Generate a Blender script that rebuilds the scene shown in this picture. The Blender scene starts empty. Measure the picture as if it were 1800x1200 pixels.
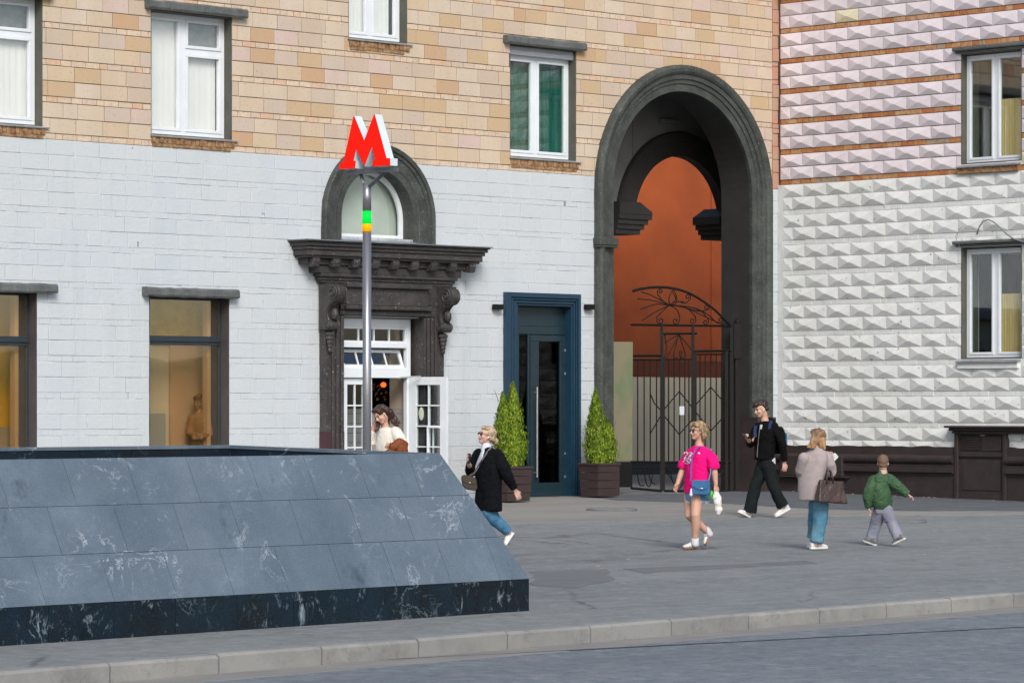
import bpy, bmesh, math, random
from mathutils import Vector, Matrix, noise
from mathutils.bvhtree import BVHTree
random.seed(11)
S = bpy.context.scene
COL = S.collection
R_ = math.radians
Z = Vector((0, 0, 1))

# ------------------------------------------------------------------ camera and measuring
FPX = 5948.0
A = R_(45.7)
HOR = 715.0
FV = Vector((math.cos(A), math.sin(A), 0))
RV = Vector((math.sin(A), -math.cos(A), 0))
DC = 62.5
CAM = -RV * (468 / FPX * DC) - FV * DC + Z * 1.55

def ray(px, py):
    return FV + RV * ((px - 900) / FPX) + Z * ((HOR - py) / FPX)

def at_depth(px, py, d):
    return CAM + ray(px, py) * d

def LP(px, py, w=0.0):            # long facade, plane y = -w
    r = ray(px, py); t = (-w - CAM.y) / r.y
    p = CAM + r * t
    return p.x, p.z

def RP(px, py, w=0.0):            # side wing, plane x = -w
    r = ray(px, py); t = (-w - CAM.x) / r.x
    p = CAM + r * t
    return -p.y, p.z

SL = 0.015
def gz(y):
    return SL * max(-70.0, min(0.0, y))

def GP(px, py, lift=0.0):         # point of the sloping pavement seen at a pixel
    r = ray(px, py)
    t = (SL * CAM.y + lift - CAM.z) / (r.z - SL * r.y)
    return CAM + r * t

def depth(p):
    return (p - CAM).dot(FV)

def LF(u, v, w):                  # facade frames: u to the right, v up, w out of the wall
    return Vector((u, -w, v))
def RF(u, v, w):
    return Vector((-w, -u, v))

# ------------------------------------------------------------------ materials
def lin(*c):
    return tuple(((x / 255) / 12.92 if x / 255 <= 0.04045 else (((x / 255) + 0.055) / 1.055) ** 2.4) for x in c)

class NT:
    def __init__(s, name):
        s.m = bpy.data.materials.new(name); s.m.use_nodes = True
        s.t = s.m.node_tree; s.t.nodes.clear()
        s.out = s.n('ShaderNodeOutputMaterial')
        s.bsdf = s.n('ShaderNodeBsdfPrincipled')
        s.l(s.bsdf.outputs[0], s.out.inputs[0])
        s.tc = s.n('ShaderNodeTexCoord').outputs['Object']
    def n(s, typ, **kw):
        x = s.t.nodes.new(typ)
        for k, v in kw.items(): setattr(x, k, v)
        return x
    def l(s, a, b): s.t.links.new(a, b)
    def noise(s, scale, detail=4, rough=0.55, stretch=None, dist=0.0, off=None):
        x = s.n('ShaderNodeTexNoise'); x.inputs['Scale'].default_value = scale
        x.inputs['Detail'].default_value = detail; x.inputs['Roughness'].default_value = rough
        x.inputs['Distortion'].default_value = dist
        if stretch or off:
            mp = s.n('ShaderNodeMapping'); mp.inputs['Scale'].default_value = stretch or (1, 1, 1)
            if off: mp.inputs['Location'].default_value = off
            s.l(s.tc, mp.inputs[0]); s.l(mp.outputs[0], x.inputs['Vector'])
        else: s.l(s.tc, x.inputs['Vector'])
        return x.outputs['Fac']
    def ramp(s, fac, stops, interp='LINEAR'):
        x = s.n('ShaderNodeValToRGB'); cr = x.color_ramp; cr.interpolation = interp
        while len(cr.elements) < len(stops): cr.elements.new(0.5)
        for e, (p, c) in zip(cr.elements, stops):
            e.position = p
            e.color = (c, c, c, 1) if isinstance(c, (int, float)) else (*c, 1)
        s.l(fac, x.inputs[0]); return x.outputs[0]
    def mix(s, fac, a, b, mode='MIX'):
        x = s.n('ShaderNodeMix', data_type='RGBA', blend_type=mode)
        for sock, v in ((x.inputs[0], fac), (x.inputs[6], a), (x.inputs[7], b)):
            if isinstance(v, (int, float)): sock.default_value = v
            elif isinstance(v, tuple): sock.default_value = (*v, 1)
            else: s.l(v, sock)
        return x.outputs[2]
    def math(s, op, a, b=0.0):
        x = s.n('ShaderNodeMath', operation=op)
        for sock, v in ((x.inputs[0], a), (x.inputs[1], b)):
            if isinstance(v, (int, float)): sock.default_value = v
            else: s.l(v, sock)
        return x.outputs[0]
    def island(s):
        return s.n('ShaderNodeNewGeometry').outputs['Random Per Island']
    def xyz(s):
        x = s.n('ShaderNodeSeparateXYZ'); s.l(s.tc, x.inputs[0]); return x.outputs
    def col(s, c):
        if isinstance(c, tuple): s.bsdf.inputs['Base Color'].default_value = (*c, 1)
        else: s.l(c, s.bsdf.inputs['Base Color'])
    def rough(s, r, spec=0.5, metal=0.0):
        if isinstance(r, (int, float)): s.bsdf.inputs['Roughness'].default_value = r
        else: s.l(r, s.bsdf.inputs['Roughness'])
        s.bsdf.inputs['Specular IOR Level'].default_value = spec
        s.bsdf.inputs['Metallic'].default_value = metal
    def bump(s, h, strength=0.3, dist=0.01):
        b = s.n('ShaderNodeBump'); b.inputs['Strength'].default_value = strength
        b.inputs['Distance'].default_value = dist
        s.l(h, b.inputs['Height']); s.l(b.outputs[0], s.bsdf.inputs['Normal'])

def simple(name, c, c2=None, scale=6, rough=0.6, spec=0.4, metal=0, bump=0.0, bscale=60, stretch=None, bdist=0.01, sharp=(0.35, 0.65)):
    k = NT(name)
    if c2 is None: c2 = tuple(x * 0.8 for x in c)
    f = k.ramp(k.noise(scale, 5, 0.6, stretch), [(sharp[0], 0.0), (sharp[1], 1.0)])
    k.col(k.mix(f, c, c2)); k.rough(rough, spec, metal)
    if bump: k.bump(k.noise(bscale, 4, 0.6), bump, bdist)
    return k.m

M = {}
# ceramic blocks: one colour per block
k = NT('tan_block')
isl = k.island()
c = k.ramp(isl, [(0.0, (0.561, 0.444, 0.316)), (.16, (0.580, 0.486, 0.380)), (.3, (0.511, 0.417, 0.333)), (.46, (0.561, 0.454, 0.345)), (.60, (0.511, 0.368, 0.222)),
                 (.72, (0.580, 0.497, 0.404)), (.82, (0.523, 0.433, 0.369)), (.9, (0.493, 0.320, 0.193)), (.95, (0.561, 0.444, 0.404)), (1.0, (0.493, 0.292, 0.180))], 'CONSTANT')
st = k.ramp(k.noise(2.2, 5, .6, (1, 1, .35)), [(.3, 0.0), (.72, .5)])
c = k.mix(st, c, (0.437, 0.355, 0.251))
sp = k.ramp(k.noise(28, 3, .5), [(.62, 0.0), (.74, .6)])
c = k.mix(sp, c, (0.285, 0.202, 0.130))
k.col(c); k.rough(.75, .3); k.bump(k.noise(45, 4), .25, .006); M['tan'] = k.m

k = NT('narrow_brick')
isl = k.island()
c = k.ramp(isl, [(0, (0.606, 0.485, 0.357)), (.25, (0.565, 0.450, 0.342)), (.5, (0.619, 0.500, 0.380)), (.72, (0.606, 0.428, 0.305)), (.8, (0.538, 0.443, 0.342)), (.92, (0.592, 0.400, 0.275)), (1, (0.619, 0.500, 0.380))], 'CONSTANT')
c = k.mix(k.ramp(k.noise(16, 4), [(.45, 0.0), (.7, .45)]), c, (0.329, 0.260, 0.204))
k.col(c); k.rough(.8, .3); k.bump(k.noise(40, 4), .5, .008); M['narrow'] = k.m
M['mortar'] = simple('mortar', (.17, .125, .09), (.10, .075, .055), 9, .9, .2)

k = NT('white_paint_block')
isl = k.island()
c = k.ramp(isl, [(0, (.510, .560, .603)), (.35, (.526, .570, .606)), (.7, (.498, .553, .600)), (1, (.536, .575, .607))])
big = k.ramp(k.noise(.45, 4, .6), [(.42, 0.0), (.72, .75)])
c = k.mix(big, c, (.53, .57, .58))
drip = k.ramp(k.noise(1.6, 5, .65, (1.0, 1, .12)), [(.52, 0.0), (.75, .35)])
c = k.mix(drip, c, (.40, .46, .49))
sp = k.ramp(k.noise(14, 3, .6), [(.70, 0.0), (.76, .55)])
c = k.mix(sp, c, (.34, .37, .38))
dots = k.ramp(k.noise(7.5, 2, .5, off=(4, 4, 4)), [(.745, 0.0), (.765, .9)])
c = k.mix(dots, c, (.10, .10, .105))
lowz = k.math('ADD', k.xyz()[2], k.math('MULTIPLY', k.noise(1.2, 5, .7), 1.6))
c = k.mix(k.ramp(k.math('MULTIPLY', lowz, .3), [(.20, .55), (.55, 0.0)]), c, (.44, .455, .42))
streak = k.ramp(k.noise(3.2, 5, .7, (1.0, 1, .07)), [(.60, 0.0), (.76, .5)])
c = k.mix(streak, c, (.38, .42, .43))
k.col(c); k.rough(.55, .35); k.bump(k.noise(14, 6, .7), .6, .014); M['white'] = k.m
k = NT('white_joint')
c = k.mix(k.ramp(k.noise(1.7, 5, .7), [(.44, 0.0), (.62, 1.0)]), (.505, .55, .585), (.25, .275, .295))
c = k.mix(k.ramp(k.noise(6, 4, .7), [(.60, 0.0), (.66, 1.0)]), c, (.07, .075, .08))
k.col(c); k.rough(.7, .3); M['white_joint'] = k.m

k = NT('pink_diamond')
isl = k.island()
c = k.ramp(isl, [(0, (0.670, 0.611, 0.652)), (.4, (0.707, 0.652, 0.689)), (.75, (0.645, 0.591, 0.629)), (.97, (0.694, 0.645, 0.674)), (.985, (0.670, 0.632, 0.434))], 'CONSTANT')
c = k.mix(k.ramp(k.noise(5, 5, .6), [(.45, 0.0), (.75, .45)]), c, (0.521, 0.467, 0.487))
sp = k.ramp(k.noise(24, 3, .5), [(.66, 0.0), (.74, .5)])
c = k.mix(sp, c, (0.446, 0.398, 0.405))
k.col(c); k.rough(.7, .3); k.bump(k.noise(40, 4), .2, .006); M['pink'] = k.m

k = NT('white_diamond')
isl = k.island()
c = k.ramp(isl, [(0, (.68, .705, .71)), (.5, (.71, .73, .73)), (1, (.66, .69, .69))])
big = k.ramp(k.noise(.5, 4, .6), [(.42, 0.0), (.72, .6)])
c = k.mix(big, c, (.62, .64, .60))
sp = k.ramp(k.noise(11, 3, .6), [(.675, 0.0), (.71, .75)])
c = k.mix(sp, c, (.17, .16, .16))
c = k.mix(k.ramp(k.noise(2.4, 6, .75), [(.48, 0.0), (.68, .5)]), c, (.50, .515, .51))
k.col(c); k.rough(.6, .3); k.bump(k.noise(26, 5, .6), .3, .008); M['whited'] = k.m
M['whited_joint'] = simple('white_diamond_joint', (.50, .53, .53), (.60, .62, .61), 4, .7, .3)

k = NT('orange_brick')
isl = k.island()
c = k.ramp(isl, [(0, (.46, .20, .075)), (.25, (.50, .27, .13)), (.5, (.42, .16, .065)), (.68, (.52, .31, .17)), (.85, (.45, .20, .08)), (.94, (.36, .28, .2)), (1, (.36, .13, .06))], 'CONSTANT')
c = k.mix(k.ramp(k.noise(12, 4), [(.45, 0.0), (.7, .65)]), c, (.20, .10, .05))
k.col(c); k.rough(.85, .2); k.bump(k.noise(40, 4), .5, .01); M['orange_brick'] = k.m
M['brick_dark'] = simple('old_brick', (.40, .25, .13), (.17, .09, .05), 14, .9, .2, bump=.5)
M['pinkblock'] = simple('salmon_block', (.50, .24, .17), (.42, .30, .22), 3, .8, .25, bump=.4)

def stonepaint(name, a, b, wear, lo=.60, hi=.72, rough=.6):
    k = NT(name)
    f = k.ramp(k.noise(3.5, 5, .65), [(.35, 0.0), (.68, 1.0)])
    c = k.mix(f, a, b)
    s1 = k.ramp(k.noise(30, 4, .65), [(lo, 0.0), (hi, .85)])
    c = k.mix(s1, c, wear)
    k.col(c); k.rough(rough, .4); k.bump(k.noise(55, 5, .7), .6, .012)
    return k.m
M['arch'] = stonepaint('dark_green_grey_stone', (.030, .037, .034), (.066, .076, .070), (.19, .20, .185), .58, .72)
M['arch_dark'] = stonepaint('dark_grey_stone', (.028, .028, .027), (.037, .036, .035), (.08, .08, .08), .68, .78)
M['portal'] = stonepaint('black_brown_stone', (.032, .030, .030), (.060, .056, .054), (.36, .36, .38), .62, .70, .45)
M['reveal'] = stonepaint('olive_grey_reveal', (.075, .08, .068), (.11, .112, .09), (.06, .055, .05))
M['reveal_dark'] = stonepaint('brown_black_reveal', (.05, .046, .046), (.065, .06, .062), (.18, .17, .2), .70, .78)
M['lintel'] = stonepaint('grey_concrete_hood', (.075, .085, .085), (.14, .15, .15), (.26, .28, .28), .6, .72)
M['plinth'] = stonepaint('brown_plinth_paint', (.032, .024, .024), (.045, .034, .034), (.085, .07, .075), .62, .75, .5)
M['pvc'] = simple('white_pvc', (.72, .77, .81), (.66, .71, .76), 2, .35, .5)
M['darkframe'] = simple('anthracite_frame', (.022, .030, .038), (.03, .04, .05), 8, .4, .5)
M['sheet'] = simple('sheet_metal', (.33, .37, .40), (.25, .28, .31), 5, .45, .5, .4)
M['flash'] = simple('flashing', (.20, .23, .26), (.14, .16, .18), 5, .5, .5, .2)
M['shutter'] = simple('shutter_box', (.45, .48, .52), (.38, .41, .45), 4, .4, .5, .2, stretch=(1, 1, 8))
M['curtain'] = simple('white_curtain', (.80, .83, .80), (.75, .79, .77), 2, .8, .2)
k = NT('pale_backlit_blind'); k.col((.80, .85, .82)); k.rough(.8, .2)
M['green_curtain'] = simple('green_curtain', (.07, .24, .24), (.05, .15, .155), 3, .8, .2, stretch=(6, 6, .5))
M['dark_net'] = simple('dark_net_blind', (.26, .28, .28), (.19, .21, .21), 8, .8, .2)
M['yellow_curtain'] = simple('yellow_curtain', (.85, .68, .33), (.72, .55, .24), 3, .8, .2, stretch=(9, 9, .5))
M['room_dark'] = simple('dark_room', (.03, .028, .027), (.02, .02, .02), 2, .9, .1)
M['room_amber'] = simple('amber_room_wall', (.86, .54, .08), (.66, .44, .05), 2.0, .7, .3)
M['room_beige'] = simple('beige_room_wall', (.82, .76, .68), (.76, .69, .60), 1.2, .7, .3)
M['room_orange'] = simple('orange_column', (.74, .52, .38), (.66, .45, .31), 1.2, .7, .3)
M['room_grey'] = simple('grey_counter', (.50, .53, .58), (.44, .47, .52), 1.2, .7, .3)
M['blue'] = simple('petrol_blue_paint', (.007, .034, .066), (.010, .042, .078), 5, .4, .5, bump=.15, bscale=120)
M['blue_dark'] = simple('deep_petrol_door', (.010, .026, .036), (.013, .032, .043), 5, .38, .5)
M['steel'] = simple('brushed_steel', (.62, .62, .64), (.52, .52, .55), 9, .3, .5, .9)
M['black'] = simple('black_metal', (.007, .007, .007), (.011, .011, .011), 20, .6, .2, bump=.2, bscale=90)
M['orange_wall'] = None
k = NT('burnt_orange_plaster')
c = k.mix(k.ramp(k.noise(.32, 5, .65), [(.35, 0.0), (.65, 1.0)]), (.44, .098, .026), (.28, .060, .017))  # dark patches in the plaster colour stand in for uneven light
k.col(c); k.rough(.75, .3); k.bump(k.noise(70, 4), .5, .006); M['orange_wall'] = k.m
M['darkred'] = simple('dark_red_band', (.20, .050, .020), (.16, .04, .017), 2, .75, .3, bump=.3)
M['beige_dado'] = simple('cream_dado', (.78, .68, .48), (.70, .59, .40), 1.6, .75, .3, bump=.3, stretch=(1, 1, .3))
M['passage_grey'] = simple('grey_plaster', (.20, .20, .195), (.16, .16, .155), 1.2, .85, .2, bump=.3)
M['passage_yellow'] = simple('ochre_plaster', (.42, .30, .12), (.34, .25, .1), 2, .85, .2)
k = NT('green_stained_board')
c = k.mix(k.ramp(k.noise(1.3, 3, .5), [(.50, 0.0), (.68, .75)]), (.205, .19, .125), (.06, .17, .075))
k.col(c); k.rough(.8, .2); k.bump(k.noise(90, 4), .5, .004); M['board'] = k.m
M['tile'] = simple('grey_wall_tile', (.36, .34, .33), (.31, .29, .28), 2, .35, .5)
M['cream_panel'] = simple('cream_panel', (.50, .41, .33), (.45, .37, .29), 2, .6, .3)

def granite(name, a, b, vein, cloud, rough, vlo=.5, spec=.5, fineamt=.16, flo=.60, fst=(1.4, 1.4, 1.4)):
    k = NT(name)
    isl = k.island()
    c = k.mix(isl, a, b)
    cl = k.ramp(k.noise(1.2, 7, .7), [(.38, 0.0), (.68, 1.0)])
    lt = k.ramp(k.noise(.9, 7, .72, off=(4, 9, 3)), [(.48, 0.0), (.68, .6)])
    c = k.mix(lt, c, tuple(min(1, x * 1.7) for x in b))
    c = k.mix(cl, c, cloud)
    fine = k.ramp(k.noise(160, 2, .5), [(.45, 0.0), (.7, fineamt)])
    c = k.mix(fine, c, vein)
    # veins: thin bands of a strongly distorted noise, only where a patch mask allows
    v = k.noise(1.6, 6, .62, (1.2, .6, 1.6), 1.1)
    d = k.math('ABSOLUTE', k.math('SUBTRACT', v, .5))
    vv = k.ramp(d, [(0.0, 1.0), (.012, 0.0)])
    mask = k.ramp(k.noise(1.1, 3, .6, off=(3, 7, 1)), [(.50, 0.0), (.64, .8)])
    c = k.mix(k.math('MULTIPLY', vv, mask), c, vein)
    fl = k.ramp(k.noise(4.5, 7, .76, fst, .5), [(flo, 0.0), (flo + .12, .85)])
    wet = k.ramp(k.noise(1.3, 6, .7, (1.6, 1.6, .7), off=(2, 5, 8)), [(.60, 0.0), (.70, .65)])
    c = k.mix(wet, c, tuple(x * .45 for x in cloud))
    m2 = k.ramp(k.noise(.8, 3, .6, off=(9, 2, 4)), [(vlo, 0.0), (vlo + .14, .85)])
    c = k.mix(k.math('MULTIPLY', fl, m2), c, vein)
    k.col(c); k.rough(rough, spec); k.bump(k.noise(120, 3), .08, .003)
    return k.m
M['granite'] = granite('honed_blue_granite', (.090, .125, .162), (.104, .140, .178), (.46, .51, .55), (.064, .096, .130), .40)
M['granite_dark'] = granite('polished_black_granite', (.0045, .006, .008), (.007, .010, .013), (.34, .43, .50), (.006, .020, .036), .22, .36, .22, .04, .560, (1.6, 1.6, .8))
M['granite_inner'] = granite('black_inner_granite', (.006, .008, .011), (.009, .012, .017), (.12, .17, .22), (.007, .020, .035), .3, .50, .25, .06)

k = NT('pavement_asphalt')
n1 = k.ramp(k.noise(.22, 6, .62, (1, 1.8, 1)), [(.36, 0.0), (.66, 1.0)])
c = k.mix(n1, (.198, .214, .216), (.240, .256, .254))
n2 = k.ramp(k.noise(1.3, 6, .7, (.6, 2.2, 1)), [(.54, 0.0), (.72, .6)])
c = k.mix(n2, c, (.145, .162, .170))
n4 = k.ramp(k.noise(.5, 5, .65, (.5, 2.6, 1), off=(5, 5, 0)), [(.58, 0.0), (.7, .5)])
c = k.mix(n4, c, (.265, .285, .285))
n3 = k.ramp(k.noise(120, 3, .6), [(.45, 0.0), (.7, .45)])
c = k.mix(n3, c, (.12, .12, .125))
n5 = k.ramp(k.noise(7, 6, .75), [(.44, 0.0), (.68, .5)])
c = k.mix(n5, c, (.115, .132, .142))
n6 = k.ramp(k.noise(22, 4, .7, off=(3, 1, 0)), [(.58, 0.0), (.72, .6)])
c = k.mix(n6, c, (.30, .32, .325))
n7 = k.ramp(k.noise(.16, 6, .7, (.5, 3.0, 1), off=(8, 1, 0)), [(.52, 0.0), (.60, .55)])
c = k.mix(n7, c, (.140, .155, .165))
vo = k.n('ShaderNodeTexVoronoi', feature='DISTANCE_TO_EDGE'); vo.inputs['Scale'].default_value = .28
wn = k.n('ShaderNodeTexNoise'); wn.inputs['Scale'].default_value = .9; wn.inputs['Detail'].default_value = 5
k.l(k.tc, wn.inputs['Vector'])
mx = k.n('ShaderNodeMix', data_type='VECTOR'); mx.inputs[0].default_value = .25
k.l(k.tc, mx.inputs[4]); k.l(wn.outputs['Color'], mx.inputs[5]); k.l(mx.outputs[1], vo.inputs['Vector'])
cr = k.ramp(vo.outputs['Distance'], [(0.0, .85), (.010, 0.0)])
cm = k.ramp(k.noise(.35, 2, .5, off=(1, 8, 2)), [(.50, 0.0), (.56, 1.0)])
c = k.mix(k.math('MULTIPLY', cr, cm), c, (.06, .06, .062))
n8 = k.ramp(k.noise(2.6, 7, .8, (.7, 1.6, 1), off=(2, 6, 0)), [(.46, 0.0), (.66, .55)])
c = k.mix(n8, c, (.260, .280, .285))
n9 = k.ramp(k.noise(3.1, 7, .8, (.6, 1.5, 1), off=(7, 3, 0)), [(.52, 0.0), (.70, .7)])
c = k.mix(n9, c, (.110, .124, .132))
n10 = k.ramp(k.noise(5.5, 6, .8, off=(12, 4, 0)), [(.50, 0.0), (.64, .55)])
c = k.mix(n10, c, (.30, .318, .318))
gum = k.ramp(k.noise(4.5, 2, .4, off=(11, 3, 0)), [(.74, 0.0), (.76, .7)])
c = k.mix(gum, c, (.07, .075, .08))
k.col(c); k.rough(.82, .3)
k.bump(k.math('ADD', k.noise(2.2, 8, .75), k.math('MULTIPLY', k.noise(60, 4, .65), .15)), .8, .05); M['pave'] = k.m

M['strip'] = None
k = NT('old_light_asphalt')
c = k.mix(k.ramp(k.noise(.5, 6, .65, (.8, 2, 1)), [(.36, 0.0), (.66, 1.0)]), (.27, .265, .25), (.215, .213, .205))
c = k.mix(k.ramp(k.noise(110, 3, .6), [(.45, 0.0), (.7, .4)]), c, (.14, .14, .138))
c = k.mix(k.ramp(k.noise(1.4, 6, .7, (.5, 2.5, 1)), [(.58, 0.0), (.7, .6)]), c, (.15, .148, .145))
k.col(c); k.rough(.85, .25); k.bump(k.noise(90, 4), .5, .008); M['strip'] = k.m
M['apron'] = simple('dark_bitumen_apron', (.085, .097, .112), (.115, .125, .14), 2.2, .85, .25, bump=.7, bscale=70)
k = NT('road_asphalt')
c = k.mix(k.ramp(k.noise(.3, 5, .6, (.4, 2, 1)), [(.38, 0.0), (.66, 1.0)]), (.190, .222, .242), (.156, .186, .206))
c = k.mix(k.ramp(k.noise(70, 3, .65), [(.42, 0.0), (.68, .5)]), c, (.11, .12, .135))
c = k.mix(k.ramp(k.noise(5, 7, .82), [(.48, 0.0), (.62, .75)]), c, (.27, .285, .30))
c = k.mix(k.ramp(k.noise(6, 7, .82, off=(6, 2, 0)), [(.50, 0.0), (.64, .7)]), c, (.085, .098, .112))
c = k.mix(k.ramp(k.noise(.25, 5, .6, (.25, 2.5, 1), off=(1, 9, 0)), [(.5, 0.0), (.64, .5)]), c, (.125, .143, .162))
k.col(c); k.rough(.72, .35); k.bump(k.noise(110, 4, .7), .7, .01); M['road'] = k.m
M['gutter'] = simple('dusty_gutter', (.255, .245, .225), (.20, .20, .195), 2.5, .9, .2, stretch=(.5, 3, 1), bump=.3)
k = NT('kerb_concrete')
isl = k.island()
c = k.mix(isl, (.30, .302, .285), (.255, .26, .252))
c = k.mix(k.ramp(k.noise(1.6, 6, .65), [(.40, 0.0), (.66, .8)]), c, (.19, .195, .195))
c = k.mix(k.ramp(k.noise(3.5, 7, .8, (1, 1, 1), off=(2, 2, 2)), [(.52, 0.0), (.66, .6)]), c, (.155, .155, .15))
c = k.mix(k.ramp(k.noise(9, 5, .7), [(.62, 0.0), (.72, .55)]), c, (.12, .095, .07))
k.col(c); k.rough(.85, .25); k.bump(k.noise(60, 5, .65), .5, .008); M['kerb'] = k.m
M['tar'] = simple('tar_seam', (.035, .037, .042), (.05, .052, .06), 4, .6, .4)
M['iron'] = simple('rusty_manhole_iron', (.09, .065, .055), (.06, .05, .045), 12, .8, .3, bump=.4)
M['planter'] = simple('dark_brown_slats', (.040, .026, .026), (.052, .034, .034), 3, .5, .4, bump=.25, bscale=40, stretch=(1, 1, 9))
M['soil'] = simple('soil', (.03, .02, .012), (.045, .03, .02), 10, .95, .1)
k = NT('thuja_leaf')
isl = k.island()
c = k.ramp(isl, [(0, (.055, .115, .012)), (.3, (.13, .235, .018)), (.7, (.235, .335, .026)), (1, (.36, .42, .045))])
c = k.mix(k.ramp(k.noise(7, 4, .6), [(.48, 0.0), (.66, .75)]), c, (.06, .115, .015))
c = k.mix(k.ramp(k.noise(5, 3, .6, off=(3, 3, 3)), [(.64, 0.0), (.72, .6)]), c, (.17, .12, .04))
k.col(c); k.rough(.55, .3)
k.bsdf.inputs['Subsurface Weight'].default_value = .0
k.bsdf.inputs['Transmission Weight'].default_value = .0
M['thuja'] = k.m
M['twig'] = simple('dry_twig', (.12, .075, .045), (.09, .06, .04), 10, .9, .2)

def glass(name, tint=(1, 1, 1), refl=.25, gcol=(1, 1, 1)):
    k = NT(name)
    k.t.nodes.remove(k.bsdf)
    tr = k.n('ShaderNodeBsdfTransparent'); tr.inputs[0].default_value = (*tint, 1)
    gl = k.n('ShaderNodeBsdfGlossy'); gl.inputs['Roughness'].default_value = .02; gl.inputs['Color'].default_value = (*gcol, 1)
    lw = k.n('ShaderNodeLayerWeight'); lw.inputs[0].default_value = .5
    f = k.math('ADD', k.math('MULTIPLY', k.math('POWER', lw.outputs['Facing'], 5.0), .8), refl)
    mx = k.n('ShaderNodeMixShader'); k.l(f, mx.inputs[0]); k.l(tr.outputs[0], mx.inputs[1]); k.l(gl.outputs[0], mx.inputs[2])
    k.l(mx.outputs[0], k.out.inputs[0])
    return k.m
M['glass'] = glass('window_glass', (.93, .96, .95), .10)
M['glass_bright'] = glass('clear_upper_glass', (1, 1, 1), .12)
M['glass_amber'] = glass('amber_tinted_glass', (1, .96, .86), .27, (1, .97, .90))
M['glass_dark'] = glass('dark_door_glass', (.28, .26, .25), .015)
M['glass_green'] = glass('greenish_glass', (.70, .85, .80), .07)

def emis(name, c, base, strength):
    k = NT(name); k.col(base); k.rough(.45, .12)
    k.bsdf.inputs['Emission Color'].default_value = (*c, 1)
    k.bsdf.inputs['Emission Strength'].default_value = strength
    return k.m
M['sign_red'] = emis('lit_red_face', (1, .012, .002), (.62, .008, .003), .30)
M['sign_side'] = simple('white_sign_return', (.62, .70, .75), (.56, .64, .70), 3, .3, .5)
M['sign_rim'] = simple('white_sign_rim', (.85, .80, .76), (.8, .75, .72), 3, .4, .5)
M['lit_green'] = emis('lit_green_band', (.0, 1, .05), (.0, .5, .05), .42)
M['lit_amber'] = emis('lit_amber_band', (1, .36, .0), (.7, .27, .0), .5)
M['alu'] = simple('grey_aluminium_pole', (.36, .36, .38), (.31, .31, .33), 12, .33, .5, .75, stretch=(1, 1, .1))
M['alu_dark'] = simple('grey_bracket', (.14, .145, .16), (.11, .115, .13), 5, .4, .5, .3)
M['lamp_orange'] = emis('orange_lamp', (1, .13, .02), (.8, .1, .02), 1.3)
M['paper'] = simple('paper', (.62, .66, .74), (.58, .62, .7), 4, .7, .3)

# people
def cloth(name, c, c2, rough=.85, scale=25, bump=.3):
    k = NT(name)
    c_ = k.mix(k.ramp(k.noise(scale * .25, 4, .6), [(.35, 0.0), (.68, 1.0)]), c, c2)
    k.col(c_); k.rough(rough, .10); k.bump(k.noise(scale, 4, .6, (1, 1, .6)), bump, .01)
    return k.m
M['skin'] = simple('skin', (.56, .34, .255), (.50, .285, .205), 9, .5, .4)
M['skin_light'] = simple('fair_skin', (.62, .40, .32), (.55, .32, .25), 9, .5, .4)
M['lips'] = simple('lips', (.36, .10, .085), None, 9, .4, .4)
M['eye'] = simple('eye_dark', (.03, .022, .02), None, 9, .2, .5)
M['pink_shirt'] = cloth('magenta_cotton', (.82, .008, .20), (.72, .006, .165))
M['denim'] = cloth('light_denim', (.085, .20, .33), (.13, .27, .40), .85, 40)
M['denim_wide'] = cloth('washed_denim', (.07, .20, .29), (.17, .30, .37), .85, 14)
M['denim_blue'] = cloth('blue_denim', (.045, .15, .27), (.10, .24, .38), .85, 14)
M['charcoal'] = cloth('charcoal_trousers', (.008, .011, .012), (.014, .018, .019))
M['black_cloth'] = cloth('black_cloth', (.0035, .0035, .004), (.006, .006, .007))
M['black_wool'] = cloth('black_wool', (.004, .0045, .006), (.007, .008, .010), .95, 50)
M['grey_wool'] = cloth('taupe_wool', (.36, .315, .31), (.32, .28, .278), .95, 60)
M['green_nylon'] = cloth('green_nylon', (.038, .085, .042), (.055, .105, .055), .5, 12, .6)
M['grey_denim'] = cloth('grey_denim', (.17, .18, .24), (.27, .28, .34), .85, 20)
M['cream_blouse'] = cloth('cream_blouse', (.74, .70, .62), (.66, .63, .57), .7, 14)
M['white_cloth'] = cloth('white_cloth', (.68, .69, .74), (.60, .62, .68))
M['brown_suede'] = cloth('rust_brown_suede', (.22, .072, .030), (.15, .047, .02), .8, 18, .5)
M['white_shoe'] = simple('white_leather', (.66, .67, .67), (.55, .57, .57), 14, .5, .4)
M['sole_white'] = simple('white_sole', (.72, .71, .67), None, 14, .6, .3)
M['sole_gum'] = simple('gum_sole', (.30, .14, .075), None, 14, .6, .3)
M['shoe_grey'] = simple('grey_shoe', (.10, .11, .11), (.2, .2, .2), 14, .6, .3)
M['stripe'] = simple('green_stripe', (.03, .13, .12), None, 14, .5, .3)
M['hair_blonde'] = simple('blonde_hair', (.40, .28, .145), (.13, .08, .042), 22, .45, .5, bump=.8, bscale=45, stretch=(1, 1, .4))
M['hair_ash'] = simple('pale_blonde_hair', (.52, .41, .26), (.24, .17, .10), 22, .45, .5, bump=.8, bscale=45)
M['hair_brown'] = simple('dark_brown_hair', (.050, .022, .014), (.025, .012, .009), 22, .4, .5, bump=.8, bscale=45)
M['hair_dark'] = simple('brown_black_hair', (.034, .022, .017), (.02, .013, .01), 22, .45, .5, bump=.8, bscale=45)
M['hair_ombre'] = None
k = NT('ombre_hair')
zz = k.ramp(k.math('ADD', k.xyz()[2], k.math('MULTIPLY', k.noise(10, 3), .25)), [(1.35, 0.0), (1.62, 1.0)])
mr = k.n('ShaderNodeMapRange'); mr.inputs[1].default_value = 1.25; mr.inputs[2].default_value = 1.62
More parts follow.
